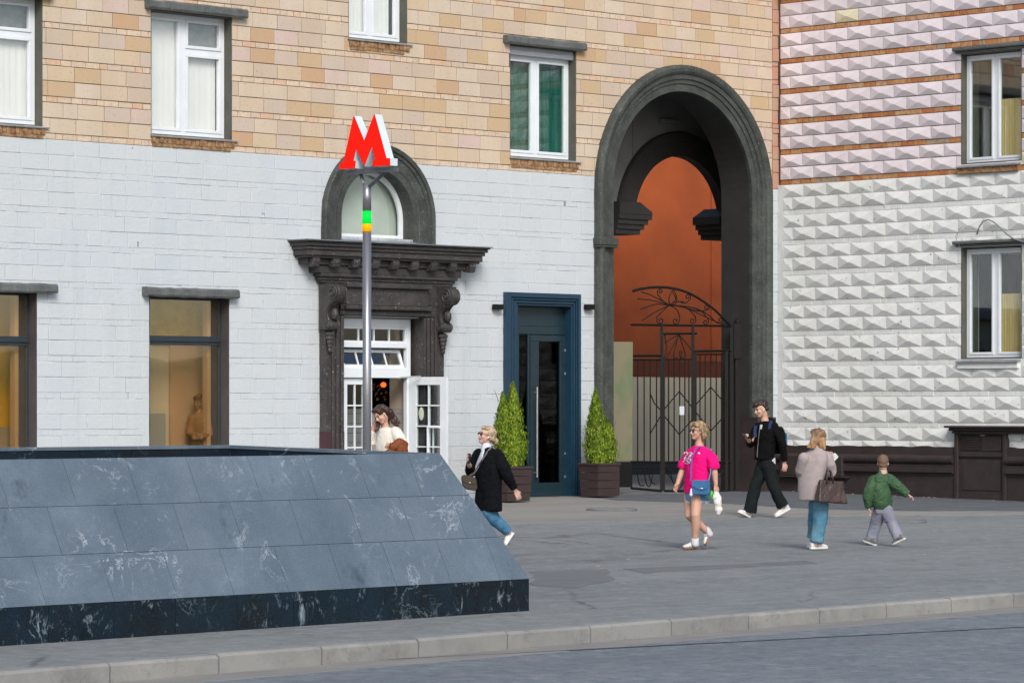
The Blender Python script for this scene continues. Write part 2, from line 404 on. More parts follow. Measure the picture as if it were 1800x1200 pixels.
k.l(k.math('ADD', k.xyz()[2], k.math('MULTIPLY', k.noise(9, 3), .15)), mr.inputs[0])
k.col(k.mix(mr.outputs[0], (.50, .29, .13), (.10, .065, .05))); k.rough(.45, .5)
k.bump(k.noise(50, 3, .5, (1, 1, .15)), .8, .01); M['hair_ombre'] = k.m
M['hair_child'] = simple('short_light_brown_hair', (.20, .125, .08), (.13, .08, .05), 40, .6, .4, bump=.6, bscale=120)
M['sunglass'] = simple('dark_brown_lens', (.030, .012, .012), (.02, .01, .012), 5, .12, .6)
M['gold'] = simple('gold_hardware', (.7, .55, .3), None, 5, .3, .5, .9)
M['blue_leather'] = simple('blue_leather', (.035, .145, .32), (.03, .12, .27), 9, .45, .5, bump=.2)
M['brown_leather'] = simple('dark_brown_leather', (.030, .017, .014), (.05, .025, .02), 6, .4, .5, bump=.3, bscale=25)
M['monogram_leather'] = simple('brown_bag_leather', (.022, .016, .013), (.05, .038, .028), 60, .5, .4)
M['navy'] = cloth('navy_webbing', (.02, .03, .08), (.03, .045, .10))
M['phone'] = simple('black_phone', (.012, .012, .014), None, 5, .2, .5)
M['phone_white'] = simple('pale_phone', (.6, .6, .6), None, 5, .3, .5)
M['plastic'] = simple('white_plastic_bag', (.70, .69, .67), (.55, .38, .12), 7, .4, .5, bump=.6, bscale=30, sharp=(.55, .75))
M['green_pack'] = simple('green_packet', (.05, .36, .06), None, 7, .4, .5)
M['leaf_litter'] = simple('dry_leaf', (.36, .25, .14), (.5, .4, .3), 30, .9, .2)
SKY_STR, SUN_STR, SUN_ANG, EXPO = 0.105, 1.95, 24.0, 0.5
# ------------------------------------------------------------------ mesh building
ORIG = {}

class MB:
    def __init__(s): s.v = []; s.f = []; s.mi = []; s.cur = 0
    def add(s, vs, fs, mi=None):
        b = len(s.v); s.v += [Vector(p) for p in vs]
        for f in fs: s.f.append([i + b for i in f]); s.mi.append(s.cur if mi is None else mi)
    def box(s, fr, u0, u1, v0, v1, w0, w1, mi=None):
        p = [fr(u, v, w) for u in (u0, u1) for v in (v0, v1) for w in (w0, w1)]
        s.add(p, [(0, 1, 3, 2), (4, 6, 7, 5), (0, 4, 5, 1), (2, 3, 7, 6), (0, 2, 6, 4), (1, 5, 7, 3)], mi)
    def prism(s, fr, poly, w0, w1, mi=None):      # poly in (u,v), extruded along w
        n = len(poly)
        vs = [fr(u, v, w0) for u, v in poly] + [fr(u, v, w1) for u, v in poly]
        fs = [list(range(n)), list(range(2 * n - 1, n - 1, -1))]
        fs += [(i, i + n, (i + 1) % n + n, (i + 1) % n) for i in range(n)]
        s.add(vs, fs, mi)
    def tube(s, pts, r, n=8, mi=None, cap=True, closed=False):
        pts = [Vector(p) for p in pts]; m = len(pts)
        rs = r if isinstance(r, (list, tuple)) else [r] * m
        up = None; vs = []
        for i, p in enumerate(pts):
            if closed: t = pts[(i + 1) % m] - pts[i - 1]
            else: t = pts[min(i + 1, m - 1)] - pts[max(i - 1, 0)]
            t.normalize()
            if up is None:
                up = Vector((0, 0, 1)) if abs(t.z) < .9 else Vector((1, 0, 0))
            up = (up - t * up.dot(t))
            if up.length < 1e-5: up = t.orthogonal()
            up.normalize(); sd = t.cross(up)
            for j in range(n):
                a = 2 * math.pi * j / n
                vs.append(p + (up * math.cos(a) + sd * math.sin(a)) * rs[i])
        fs = []
        for i in range(m if closed else m - 1):
            i2 = (i + 1) % m
            for j in range(n):
                fs.append((i * n + j, i * n + (j + 1) % n, i2 * n + (j + 1) % n, i2 * n + j))
        if cap and not closed:
            fs.append(list(range(n - 1, -1, -1))); fs.append([(m - 1) * n + j for j in range(n)])
        s.add(vs, fs, mi)
    def sleeve(s, pts, rs, n=14):
        s.tube(pts, rs, n); r = rs[0] * .97
        s.ellipsoid(Vector(pts[0]), Vector((r, 0, 0)), Vector((0, r, 0)), Vector((0, 0, r)), 14, 10)
    def capsule(s, pts, rs, n=12, flat=None):
        """rounded tapered tube; flat=(axis, factor) squashes it along an axis"""
        pts = [Vector(p) for p in pts]; rs = list(rs)
        d0 = (pts[0] - pts[1]).normalized(); d1 = (pts[-1] - pts[-2]).normalized()
        P = []; Q = []
        for a in (75, 45, 20):
            P.append(pts[0] + d0 * rs[0] * math.sin(R_(a))); Q.append(rs[0] * math.cos(R_(a)))
        P += pts; Q += rs
        for a in (20, 45, 75):
            P.append(pts[-1] + d1 * rs[-1] * math.sin(R_(a))); Q.append(rs[-1] * math.cos(R_(a)))
        b = len(s.v)
        s.tube(P, Q, n)
        if flat:
            ax, k_ = flat; ax = ax.normalized()
            for i, p in enumerate(P):
                for j in range(n):
                    q = s.v[b + i * n + j]; dlt = q - p
                    s.v[b + i * n + j] = q - ax * dlt.dot(ax) * (1 - k_)
    def ellipsoid(s, c, ax, ay, az, nu=16, nv=10, mi=None):
        vs = [c + az]; 
        for i in range(1, nv):
            th = math.pi * i / nv
            for j in range(nu):
                ph = 2 * math.pi * j / nu
                vs.append(c + az * math.cos(th) + (ax * math.cos(ph) + ay * math.sin(ph)) * math.sin(th))
        vs.append(c - az)
        fs = [(0, 1 + j, 1 + (j + 1) % nu) for j in range(nu)]
        for i in range(nv - 2):
            for j in range(nu):
                a = 1 + i * nu
                fs.append((a + j, a + nu + j, a + nu + (j + 1) % nu, a + (j + 1) % nu))
        e = len(vs) - 1; a = 1 + (nv - 2) * nu
        fs += [(e, a + (j + 1) % nu, a + j) for j in range(nu)]
        s.add(vs, fs, mi)
    def rings(s, rings, n=20, mi=None, power=1.0, cap=True):
        """rings: (centre, half-axis a, half-axis b)"""
        vs = []
        for c, a, b in rings:
            for j in range(n):
                t = 2 * math.pi * j / n; x = math.cos(t); y = math.sin(t)
                x = math.copysign(abs(x) ** power, x); y = math.copysign(abs(y) ** power, y)
                vs.append(Vector(c) + a * x + b * y)
        m = len(rings)
        fs = [(i * n + j, i * n + (j + 1) % n, (i + 1) * n + (j + 1) % n, (i + 1) * n + j) for i in range(m - 1) for j in range(n)]
        if cap: fs += [list(range(n - 1, -1, -1)), [(m - 1) * n + j for j in range(n)]]
        s.add(vs, fs, mi)
    def mesh(s, name, origin=None):
        o = Vector(origin) if origin is not None else Vector()
        me = bpy.data.meshes.new(name)
        me.from_pydata([tuple(p - o) for p in s.v], [], s.f)
        me.polygons.foreach_set('material_index', s.mi)
        bm = bmesh.new(); bm.from_mesh(me); bmesh.ops.recalc_face_normals(bm, faces=bm.faces); bm.to_mesh(me); bm.free()
        return me
    def build(s, name, mats, parent=None, smooth=False, origin=None):
        if parent is not None: origin = ORIG[parent.name]
        me = s.mesh(name, origin)
        for m in (mats if isinstance(mats, (list, tuple)) else [mats]): me.materials.append(m)
        if smooth: me.polygons.foreach_set('use_smooth', [True] * len(me.polygons))
        o = bpy.data.objects.new(name, me); COL.objects.link(o)
        if parent is not None: o.parent = parent
        elif origin is not None: o.location = origin
        ORIG[o.name] = Vector(origin) if origin is not None else Vector()
        return o

def tag(o, label=None, cat=None, group=None, kind=None):
    if label: o['label'] = label
    if cat: o['category'] = cat
    if group: o['group'] = group
    if kind: o['kind'] = kind
    return o

def thing(name, loc, label, cat, group=None):
    o = bpy.data.objects.new(name, None); COL.objects.link(o)
    o.location = loc; o.empty_display_size = .3
    ORIG[o.name] = Vector(loc)
    return tag(o, label, cat, group)

def bevel(o, w, seg=2):
    m = o.modifiers.new('bevel', 'BEVEL'); m.width = w; m.segments = seg; m.limit_method = 'ANGLE'; m.angle_limit = R_(40)
    return o

def cut(rect, holes):
    out = [rect]
    for h in holes:
        nxt = []
        for r in out:
            u0, u1, v0, v1 = r; a0, a1, b0, b1 = h
            if a1 <= u0 or a0 >= u1 or b1 <= v0 or b0 >= v1: nxt.append(r); continue
            if a0 > u0: nxt.append((u0, a0, v0, v1))
            if a1 < u1: nxt.append((a1, u1, v0, v1))
            m0, m1 = max(u0, a0), min(u1, a1)
            if b0 > v0: nxt.append((m0, m1, v0, b0))
            if b1 < v1: nxt.append((m0, m1, b1, v1))
        out = nxt
    return [r for r in out if r[1] - r[0] > .012 and r[3] - r[2] > .012]

# ------------------------------------------------------------------ ground, pavement, road
def sheet(name, pts, m, lift=0.0, parent=None):
    mb = MB()
    n = len(pts)
    vs = [Vector((p[0], p[1], gz(p[1]) + lift)) for p in pts] + [Vector((p[0], p[1], gz(p[1]) + lift - .05)) for p in pts]
    mb.add(vs, [list(range(n)), list(range(2 * n - 1, n - 1, -1))] + [(i, i + n, (i + 1) % n + n, (i + 1) % n) for i in range(n)])
    return mb.build(name, m, parent)

mb = MB()
ys = [-400, -70.5, -69.5, -45, -.2, .2, 300]
for i in range(len(ys) - 1):
    mb.add([(-400, ys[i], gz(ys[i]) - .45), (400, ys[i], gz(ys[i]) - .45), (400, ys[i + 1], gz(ys[i + 1]) - .45), (-400, ys[i + 1], gz(ys[i + 1]) - .45)], [(0, 1, 2, 3)])
tag(mb.build('ground', M['apron']), kind='structure')

K0 = GP(0, 1178); K1 = GP(1800, 1039)
KE = (K1 - K0); KE.z = 0; KE.normalize(); KN = Vector((KE.y, -KE.x, 0))      # KN towards the road
def KP(a, b): return K0 + KE * a + KN * b
kend = lambda a, b: (KP(a, b).x, KP(a, b).y)
a0, a1 = kend(-25, 0), kend(48, 0)
mb = MB()
for q in ([a0, a1, (40, 0), (-40, 0)], [(-40, 0), (40, 0), (40, 30), (-40, 30)]):
    mb.add([(x, y, gz(y)) for x, y in q], [(0, 1, 2, 3)])
tag(mb.build('pavement', M['pave']), kind='structure')
tag(sheet('road', [kend(-25, .14), kend(48, .14), kend(48, 15), kend(-25, 15)][::-1], M['road'], -.135), kind='structure')
tag(sheet('opposite_pavement', [kend(-40, 15), kend(60, 15), kend(60, 24), kend(-40, 24)][::-1], M['pave'], -.02), kind='structure')
mb = MB()
a = -22.0; random.seed(3)
LK = 1.09
while a < 44:
    L = LK * random.uniform(.98, 1.02)
    p = [KP(a + .008, 0), KP(a + L - .008, 0), KP(a + L - .008, .15), KP(a + .008, .15)]
    j = random.uniform(-.006, .006); j2 = j + random.uniform(-.004, .004)
    top = [Vector((q.x, q.y, gz(q.y) + .012 + (j if i in (0, 3) else j2))) for i, q in enumerate(p)]
    inn = [top[0], top[1], top[2] - KN * .022, top[3] - KN * .022]
    low = [top[3] - Z * .022 + KN * .004, top[2] - Z * .022 + KN * .004]
    bot = [Vector((q.x, q.y, gz(q.y) - .3)) for q in p]
    vs = inn + low + bot      # 0..3, 4=low at 3, 5=low at 2, 6..9
    mb.add(vs, [(0, 1, 2, 3), (3, 2, 5, 4), (4, 5, 8, 9), (0, 3, 4, 9, 6), (1, 7, 8, 5, 2), (0, 6, 7, 1), (6, 9, 8, 7)])
    a += L
kb = mb.build('kerb', M['kerb']); tag(kb, kind='structure')
# dusty gutter and the sealed seam in the carriageway
tag(sheet('gutter_strip', [kend(-24, .155), kend(46, .155), kend(46, .44), kend(-24, .62)][::-1], M['gutter'], -.131), kind='structure')
s0 = GP(0, 1193, -.131); s1 = GP(1800, 1101, -.131)
mb = MB(); N = 60; sd = (s1 - s0).normalized()
prev = None
for i in range(N + 1):
    t = -.4 + 1.8 * i / N; p = s0.lerp(s1, t) + KN * noise.noise((i * .6, 0, 0)) * .02
    wv = .022 + .012 * noise.noise((i * .9, 3, 0))
    q = [Vector((p.x, p.y, gz(p.y) - .1305)) - KN * wv, Vector((p.x, p.y, gz(p.y) - .1305)) + KN * wv]
    if prev: mb.add([prev[0], prev[1], q[1], q[0]], [(0, 1, 2, 3)])
    prev = q
tag(mb.build('road_seam', M['tar']), kind='structure')

# strip of older, lighter asphalt along the house and the dark apron at its foot
def gpx(*pp): return [(GP(x, y).x, GP(x, y).y) for x, y in pp]
def ragged(pts, amp=.06, step=.35):
    out = []
    n = len(pts)
    for i in range(n):
        a = Vector((*pts[i], 0)); b = Vector((*pts[(i + 1) % n], 0)); L = (b - a).length
        m = max(1, int(L / step))
        d = (b - a).normalized(); nn = Vector((-d.y, d.x, 0))
        for j in range(m):
            p = a.lerp(b, j / m); p = p + nn * noise.noise(p * 1.7) * amp
            out.append((p.x, p.y))
    return out
strip_pts = gpx((600, 934), (820, 926), (900, 921), (1100, 913), (1350, 908), (1620, 905), (1800, 904), (1800, 899), (1600, 899), (1450, 896), (1290, 887)) + [(-1.3, -.05), (-14, -.05)]
tag(sheet('footway_strip', ragged(strip_pts), M['strip'], .004), kind='structure')
apron_pts = gpx((1090, 880), (1290, 886), (1450, 895), (1600, 898), (1830, 898)) + [(-.02, -16), (-.02, -.02), (-5.2, -.02)]
tag(sheet('asphalt_apron', ragged(apron_pts), M['apron'], .008), kind='structure')

# worn patches in the pavement
def patch(pts, m, lift): return tag(sheet('asphalt_patch', ragged(pts, .10, .3), m, lift), kind='structure')
M['patch'] = simple('patched_asphalt', (.165, .170, .178), (.135, .14, .148), 3, .85, .3, bump=.5, bscale=90)
patch(gpx((930, 1005), (1060, 1000), (1075, 1020), (1010, 1034), (935, 1030)), M['patch'], .004)
patch(gpx((1100, 1000), (1420, 985), (1440, 990), (1130, 1008)), M['patch'], .0045)

# ------------------------------------------------------------------ facade rows
PER = .557; NAR = .092; BLK = (PER - NAR) / 2
def vpx_L(px, py): return LP(px, py)[1]
VW = LP(600, 280)[1]                 # height where the white paint starts (row 1 joint)

def masonry(fr, holes, u0, u1, vlo, vhi, base, style):
    """block courses between vlo and vhi; base = a course top (bottom of a narrow course)"""
    mb = MB()
    g, front, jit, lb = style['gap'], style['front'], style['jit'], style['len']
    k0 = math.floor((vlo - base) / PER) - 1
    rows = []
    v = base + k0 * PER
    while v < vhi:
        rows += [(v, v + NAR, 'n'), (v + NAR, v + NAR + BLK, 'a'), (v + NAR + BLK, v + PER, 'b')]
        v += PER
    for v0, v1, t in rows:
        a0, a1 = max(v0, vlo), min(v1, vhi)
        if a1 - a0 < .02: continue
        hs = []
        for h in holes:
            if callable(h):
                q = h(v0, v1, style['arch_in'])
                if q: hs.append((q[0], q[1], v0 - .01, v1 + .01))
            else: hs.append(h)
        u = u0 - (lb * .5 if t == 'a' else 0) - random.uniform(0, .05)
        while u < u1:
            L = random.choice((.14, .2, .27, .27)) if t == 'n' else lb * random.uniform(.97, 1.03) * (1 if random.random() > .07 else .55)
            if t != 'n' and style.get('diamond'): L = lb
            for r in cut((max(u, u0) + g / 2, min(u + L, u1) - g / 2, a0 + g / 2 * style['gj'](), a1 - g / 2 * style['gj']()), hs):
                x0, x1, y0, y1 = r
                if t == 'n':
                    b = .004; f = front * .4 + random.uniform(-.004, .003) + style.get('nar_w', 0)
                    mi = 1
                elif style.get('diamond') and x1 - x0 > .12 and y1 - y0 > .1:
                    p = min(.046, .10 * (x1 - x0)) * random.uniform(.82, 1.1); f = 0.014
                    cx = (x0 + x1) / 2 + random.uniform(-.006, .006); cy = y0 + (y1 - y0) * .45 + random.uniform(-.006, .006)
                    rg = [(x0, y0), (x1, y0), (x1, y1), (x0, y1)]
                    vs = [fr(*q, -.02) for q in rg] + [fr(*q, f) for q in rg] + [fr(cx - .02, cy, f + p), fr(cx + .02, cy, f + p)]
                    mb.add(vs, [(0, 1, 5, 4), (1, 2, 6, 5), (2, 3, 7, 6), (3, 0, 4, 7), (4, 5, 9, 8), (5, 6, 9), (6, 7, 8, 9), (7, 4, 8)], 0)
                    continue
                else:
                    b = .006; f = front + random.uniform(-jit, jit); mi = 0
                rg = [(x0, y0), (x1, y0), (x1, y1), (x0, y1)]
                b = min(b, (x1 - x0) * .3, (y1 - y0) * .3)
                ri = [(x0 + b, y0 + b), (x1 - b, y0 + b), (x1 - b, y1 - b), (x0 + b, y1 - b)]
                tilt = random.uniform(-jit, jit) * .6
                vs = [fr(*q, -.02) for q in rg] + [fr(*q, f - b * .6) for q in rg] + [fr(q[0], q[1], f + (tilt if i in (1, 2) else 0)) for i, q in enumerate(ri)]
                mb.add(vs, [(0, 1, 5, 4), (1, 2, 6, 5), (2, 3, 7, 6), (3, 0, 4, 7), (4, 5, 9, 8), (5, 6, 10, 9), (6, 7, 11, 10), (7, 4, 8, 11), (8, 9, 10, 11)], mi)
            u += L
    return mb

def backing(mb, fr, u0, u1, v0, v1, holes, w0, w1, mi):
    hs = []
    for h in holes:
        if callable(h): hs += h(None, None, 0)
        else: hs.append(h)
    for r in cut((u0, u1, v0, v1), hs): mb.box(fr, *r, w0, w1, mi)

def arch_hole(ul, ur, vb, vs):        # semicircular arch over [ul,ur], springing at vs
    R = (ur - ul) / 2; c = (ul + ur) / 2
    def f(a, b, e):
        if a is None:
            out = [(ul, ur, vb, vs)]; n = 14
            for i in range(n):
                y0 = R * i / n; x = math.sqrt(max(0, R * R - y0 * y0))
                out.append((c - x, c + x, vs + y0, vs + R * (i + 1) / n))
            return out
        if b <= vb or a >= vs + R + e: return None
        y = max(0, a - vs); r2 = (R + e) ** 2 - y * y
        if r2 <= 0: return None
        x = math.sqrt(r2); return (c - x, c + x)
    f.R = R; f.c = c; f.vs = vs; f.vb = vb; f.ul = ul; f.ur = ur
    return f

def archivolt(fr, h, prof, w_back, n=28, vb=None):
    """sweep profile [(radial, w)...] round the opening h"""
    mb = MB(); vb = h.vb if vb is None else vb
    path = [(h.ur, vb, 1, 0)] + [(h.c + h.R * math.cos(t), h.vs + h.R * math.sin(t), math.cos(t), math.sin(t)) for t in [math.pi * i / n for i in range(n + 1)]] + [(h.ul, vb, -1, 0)]
    prof = [(prof[0][0], w_back)] + list(prof) + [(prof[-1][0], w_back)]
    m = len(prof); vs = []
    for (u, v, du, dv) in path:
        for r, w in prof: vs.append(fr(u + du * r, v + dv * r, w))
    fs = []
    for i in range(len(path) - 1):
        for j in range(m - 1):
            fs.append((i * m + j, i * m + j + 1, (i + 1) * m + j + 1, (i + 1) * m + j))
    fs.append(list(range(m))); fs.append([(len(path) - 1) * m + j for j in range(m)][::-1])
    mb.add(vs, fs)
    return mb

# openings of the long facade -------------------------------------------------
U = lambda px, w=0: LP(px, 600, w)[0]
def hole_L(x0, x1, t, b): return (U(x0), U(x1), LP(*b)[1], LP(*t)[1])
UW = U(408) - U(265)
wtop = LP(400, 30)[1]
W2 = (U(265), U(408), LP(400, 246)[1], wtop)
W1 = (U(75) - UW, U(75), W2[2], wtop)
W3 = (U(612), U(716), LP(700, 76)[1], LP(700, 76)[1] + 2.1)
W4 = (U(896), U(1013), LP(1000, 283)[1], LP(1000, 88)[1])
W6 = (U(262), U(403), 0.55, LP(330, 521)[1])
W5 = (U(65) - (W6[1] - W6[0]), U(65), 0.55, W6[3])
aul, aur = LP(598, 420)[0], LP(726, 420)[0]
AR = (aur - aul) / 2
avs = LP(650, 297)[1] - AR
AW = arch_hole(aul, aur, LP(650, 418)[1], avs)
DV = 0.12
ED = (U(594), U(736), 0.0, LP(660, 558)[1])
BD = (U(908), U(1004), 0.0, LP(950, 536)[1])
gul, gur = U(1076), U(1321)
GR = (gur - gul) / 2
gvs = LP(1198, 160)[1] - GR
GA = arch_hole(gul, gur, -.1, gvs)
HOLES = [W1, W2, W3, W4, W5, W6, ED, BD, AW, GA]
UL0 = U(-260); UR0 = -0.17
TOP = 9.4

house = thing('apartment_house', (-9, 0, 0), 'long tan block house with white painted ground floor, dark portal and tall arched passage', 'house')
st = dict(gap=.010, front=.008, jit=.0035, len=.497, arch_in=.20, gj=lambda: random.uniform(.8, 1.2))
mb = masonry(LF, HOLES, UL0, UR0, VW, TOP, VW, st)
backing(mb, LF, UL0, UR0, VW, TOP, HOLES, -.5, -.008, 2)
mb.build('block_wall', [M['tan'], M['narrow'], M['mortar']], house)
st = dict(gap=.006, front=.006, jit=.0035, len=.497, arch_in=.20, nar_w=.003, gj=lambda: random.choice((.25, .6, 1, 1.7)))
mb = masonry(LF, HOLES, UL0, 0.0, 0.0, VW - .004, VW, st)
backing(mb, LF, UL0, 0.0, -.3, VW - .0, HOLES, -.5, 0.0, 2)
wv = mb.build('painted_wall', [M['white'], M['white'], M['white_joint']], house)
# salmon corner strip between the two wings
mb = MB(); random.seed(5)
v = VW
while v < TOP:
    h = random.choice((.24, .24, .3, .09))
    mb.box(LF, -.165, -.003, v + .006, v + h - .006, -.4, .012 + random.uniform(-.012, .008)); v += h
mb.box(LF, -.168, 0, VW, TOP, -.5, -.02)
mb.build('corner_strip', M['pinkblock'], house)
# roof, rear and end walls close the shell; open yard added behind the passage to let skylight in
mb = MB()
yx = gul - 1.0
mb.box(LF, UL0, yx, TOP, TOP + .3, -13, .25); mb.box(LF, yx, 9.3, TOP, TOP + .3, -2.36, .25)
mb.box(LF, UL0, yx, -.3, TOP, -13, -12.5); mb.box(LF, yx - .5, yx, -.3, TOP, -12.5, -2.36)
mb.box(LF, UL0 - .5, UL0, -.3, TOP, -13, 0)
mb.box(LF, gur + 3.1, 9.3, -.3, TOP, -2.35, -2.0)
mb.box(LF, yx, gur + 2.8, gvs + GR + .3, TOP, -2.352, -2.0)
mb.build('rear_shell', M['narrow'], house)

# ------------------------------------------------------------------ windows
def reveal_liner(fr, h, w0, w1, t, bottom=True):
    mb = MB(); u0, u1, v0, v1 = h
    mb.box(fr, u0, u0 + t, v0, v1, w0, w1); mb.box(fr, u1 - t, u1, v0, v1, w0, w1)
    mb.box(fr, u0 + t, u1 - t, v1 - t, v1, w0, w1)
    if bottom: mb.box(fr, u0 + t, u1 - t, v0, v0 + t, w0, w1)
    return mb

def casement(fr, parent, h, w, cols, fm, gm, fw=.065, transoms=(), sash=.05, dep=.07, wid='window', mull=.10):
    """PVC window: outer frame, mullions, sashes as the window mesh; one pane sub-part per light.
       cols: list of fractions; transoms: {col: [fraction of height]}"""
    mb = MB(); u0, u1, v0, v1 = h
    mb.box(fr, u0, u1, v0, v0 + fw, w, w + dep); mb.box(fr, u0, u1, v1 - fw, v1, w, w + dep)
    mb.box(fr, u0, u0 + fw, v0 + fw, v1 - fw, w, w + dep); mb.box(fr, u1 - fw, u1, v0 + fw, v1 - fw, w, w + dep)
    iu0, iu1 = u0 + fw, u1 - fw; iv0, iv1 = v0 + fw, v1 - fw
    edges = [iu0 + (iu1 - iu0) * c for c in cols]
    panes = []
    for i in range(len(edges) - 1):
        a, b = edges[i], edges[i + 1]
        if i > 0: mb.box(fr, a - mull / 2, a + mull / 2, iv0, iv1, w + .002, w + dep - .002)
        a += mull / 2 if i > 0 else 0; b -= mull / 2 if i < len(edges) - 2 else 0
        tr = dict(transoms).get(i, [])
        ve = [iv0] + [iv0 + (iv1 - iv0) * t for t in tr] + [iv1]
        for j in range(len(ve) - 1):
            y0, y1 = ve[j], ve[j + 1]
            if j > 0: mb.box(fr, a, b, y0 - .04, y0 + .04, w + .004, w + dep - .004)
            y0 += .04 if j > 0 else 0; y1 -= .04 if j < len(ve) - 2 else 0
            s = sash
            mb.box(fr, a, b, y0, y0 + s, w + .01, w + dep + .012); mb.box(fr, a, b, y1 - s, y1, w + .01, w + dep + .012)
            mb.box(fr, a, a + s, y0 + s, y1 - s, w + .01, w + dep + .012); mb.box(fr, b - s, b, y0 + s, y1 - s, w + .01, w + dep + .012)
            panes.append((a + s, b - s, y0 + s, y1 - s))
    o = bevel(mb.build(wid, fm, parent), .006)
    for p in panes:
        q = MB(); q.box(fr, *p, w + .03, w + .045); q.build('pane', gm, o)
    return o, panes

def wavy(fr, u0, u1, v0, v1, w, amp=.02, n=40):
    mb = MB(); vs = []
    for i in range(n + 1):
        u = u0 + (u1 - u0) * i / n; ww = w + amp * math.sin(i * 1.9) + amp * .5 * math.sin(i * .7)
        vs += [fr(u, v0, ww), fr(u, v1, ww), fr(u, v1, ww - .006), fr(u, v0, ww - .006)]
    fs = []
    for i in range(n):
        for a, b in ((0, 1), (1, 2), (2, 3), (3, 0)): fs.append((4 * i + a, 4 * i + b, 4 * i + 4 + b, 4 * i + 4 + a))
    mb.add(vs, fs); return mb

def sill_and_dentils(fr, win, h, px_l=.02, px_r=.09, drop=.18, dent=True, seed=1):
    u0, u1, v0, v1 = h
    mb = MB()
    prof = [(-.16, .03), (.05, -.012), (.05, -.03), (-.16, .0)]
    vs = [fr(u, v0 + b, a) for u in (u0 - px_l, u1 + px_r) for a, b in prof]
    mb.add(vs, [(0, 1, 2, 3), (7, 6, 5, 4), (0, 4, 5, 1), (1, 5, 6, 2), (2, 6, 7, 3), (3, 7, 4, 0)])
    mb.build('sill', M['sheet'], win)
    if dent:
        random.seed(seed); mb = MB(); u = u0
        while u < u1 - .03:
            mb.box(fr, u + .005, u + .072, v0 - .125 + random.uniform(-.012, .01), v0 - .032, -.02, .03 + random.uniform(-.012, .006)); u += .079
        u = u0 + .02
        while u < u1 - .1:
            L = random.choice((.16, .2, .24)); mb.box(fr, u + .004, min(u + L, u1) - .004, v0 - drop, v0 - .135, -.02, .022 + random.uniform(-.008, .006)); u += L
        mb.build('brick_corbel', M['brick_dark'], win)

def hood(fr, win, u0, u1, v0, v1, out=.13, m=None):
    mb = MB(); n = 26; hh = v1 - v0
    pr = [(-.02, v0 + .02), (out - .02, v0), (out, v0 + .03), (out, v1 - .03), (out - .03, v1), (-.02, v1)]
    vs = []
    for i in range(n + 1):
        u = u0 + (u1 - u0) * i / n
        for a, b in pr:
            d = noise.noise((u * 7, b * 9, a * 5)) * .010
            vs.append(fr(u, b + d, a + (d if a > 0 else 0)))
    k_ = len(pr)
    fs = [(i * k_ + j, i * k_ + (j + 1) % k_, (i + 1) * k_ + (j + 1) % k_, (i + 1) * k_ + j) for i in range(n) for j in range(k_)]
    fs += [list(range(k_)), [n * k_ + j for j in range(k_)][::-1]]
    mb.add(vs, fs)
    return mb.build('hood', m or M['lintel'], win)

WS = -.24        # setback of the upper windows
def upper_window(h, cols, transoms, shade, gm, lint=None, seed=1, box=False, dent=True):
    u0, u1, v0, v1 = h
    o, panes = casement(LF, house, (u0 + .02, u1 - .02, v0 + .03, v1 - .02 - (.13 if box else 0)), WS, cols, M['pvc'], gm, transoms=transoms)
    reveal_liner(LF, h, -.45, -.004, .018).build('reveal', M['reveal'], o)
    sill_and_dentils(LF, o, h, seed=seed, dent=dent)
    if lint: hood(LF, o, lint[0], lint[1], v1 - .01, v1 + .135)
    return o, panes

w, p = upper_window(W1, [0, .36, 1], {1: [.73]}, 'curtain', M['glass_bright'], (U(75) - UW - .12, U(75) + .12), 1)
wavy(LF, W1[0] + .1, W1[1] - .1, W1[2] + .05, W1[3] - .62, WS - .04, .0028).build('curtain', M['curtain'], w)
q = MB(); q.box(LF, W1[0] + .1, W1[1] - .05, W1[3] - .60, W1[3] - .05, WS - .1, WS - .09); q.build('blind', M['dark_net'], w)
w, p = upper_window(W2, [0, .47, 1], {1: [.72]}, 'curtain', M['glass_bright'], (U(253), U(428)), 2)
wavy(LF, W2[0] + .05, W2[1] - .12, W2[2] + .05, W2[3] - .08, WS - .04, .0028).build('curtain', M['curtain'], w)
q = MB(); q.box(LF, (W2[0] + W2[1]) / 2 + .06, W2[1] - .09, W2[3] - .56, W2[3] - .06, WS - .025, WS - .017); q.build('blind', M['dark_net'], w)
w, p = upper_window(W3, [0, .47, 1], {}, 'curtain', M['glass_bright'], None, 3)
wavy(LF, W3[0] + .05, W3[1] - .17, W3[2] + .05, W3[3] - .08, WS - .04, .0028).build('curtain', M['curtain'], w)
w, p = upper_window(W4, [0, .47, 1], {}, 'green', M['glass_green'], (U(884), U(1023)), 4, box=True)
wavy(LF, (W4[0] + W4[1]) / 2 - .05, W4[1] - .08, W4[2] + .05, W4[3] - .2, WS - .05, .014).build('curtain', M['green_curtain'], w)
wavy(LF, W4[0] + .06, (W4[0] + W4[1]) / 2 - .06, W4[2] + .05, W4[3] - .2, WS - .07, .012).build('net_curtain', M['dark_net'], w)
q = MB(); q.box(LF, W4[0] - .3, W4[1] + .3, W4[2] - .3, W4[3] + .3, -1.5, -1.45); q.build('room_wall', M['room_dark'], w)
mb = MB()      # roller shutter box
v1 = W4[3] - .012; uu0, uu1 = W4[0] + .02, W4[1] - .02
vs = [LF(u, v1 + b, a) for u in (uu0, uu1) for a, b in ((-.2, 0), (-.06, -.01), (-.04, -.09), (-.06, -.155), (-.2, -.155))]
mb.add(vs, [(0, 1, 2, 3, 4), (9, 8, 7, 6, 5)] + [(j, (j + 1) % 5, (j + 1) % 5 + 5, j + 5) for j in range(5)])
bevel(mb.build('shutter_box', M['shutter'], w), .006)
for h in (W1, W2, W3):      # dark wall a little way behind the curtains
    pass

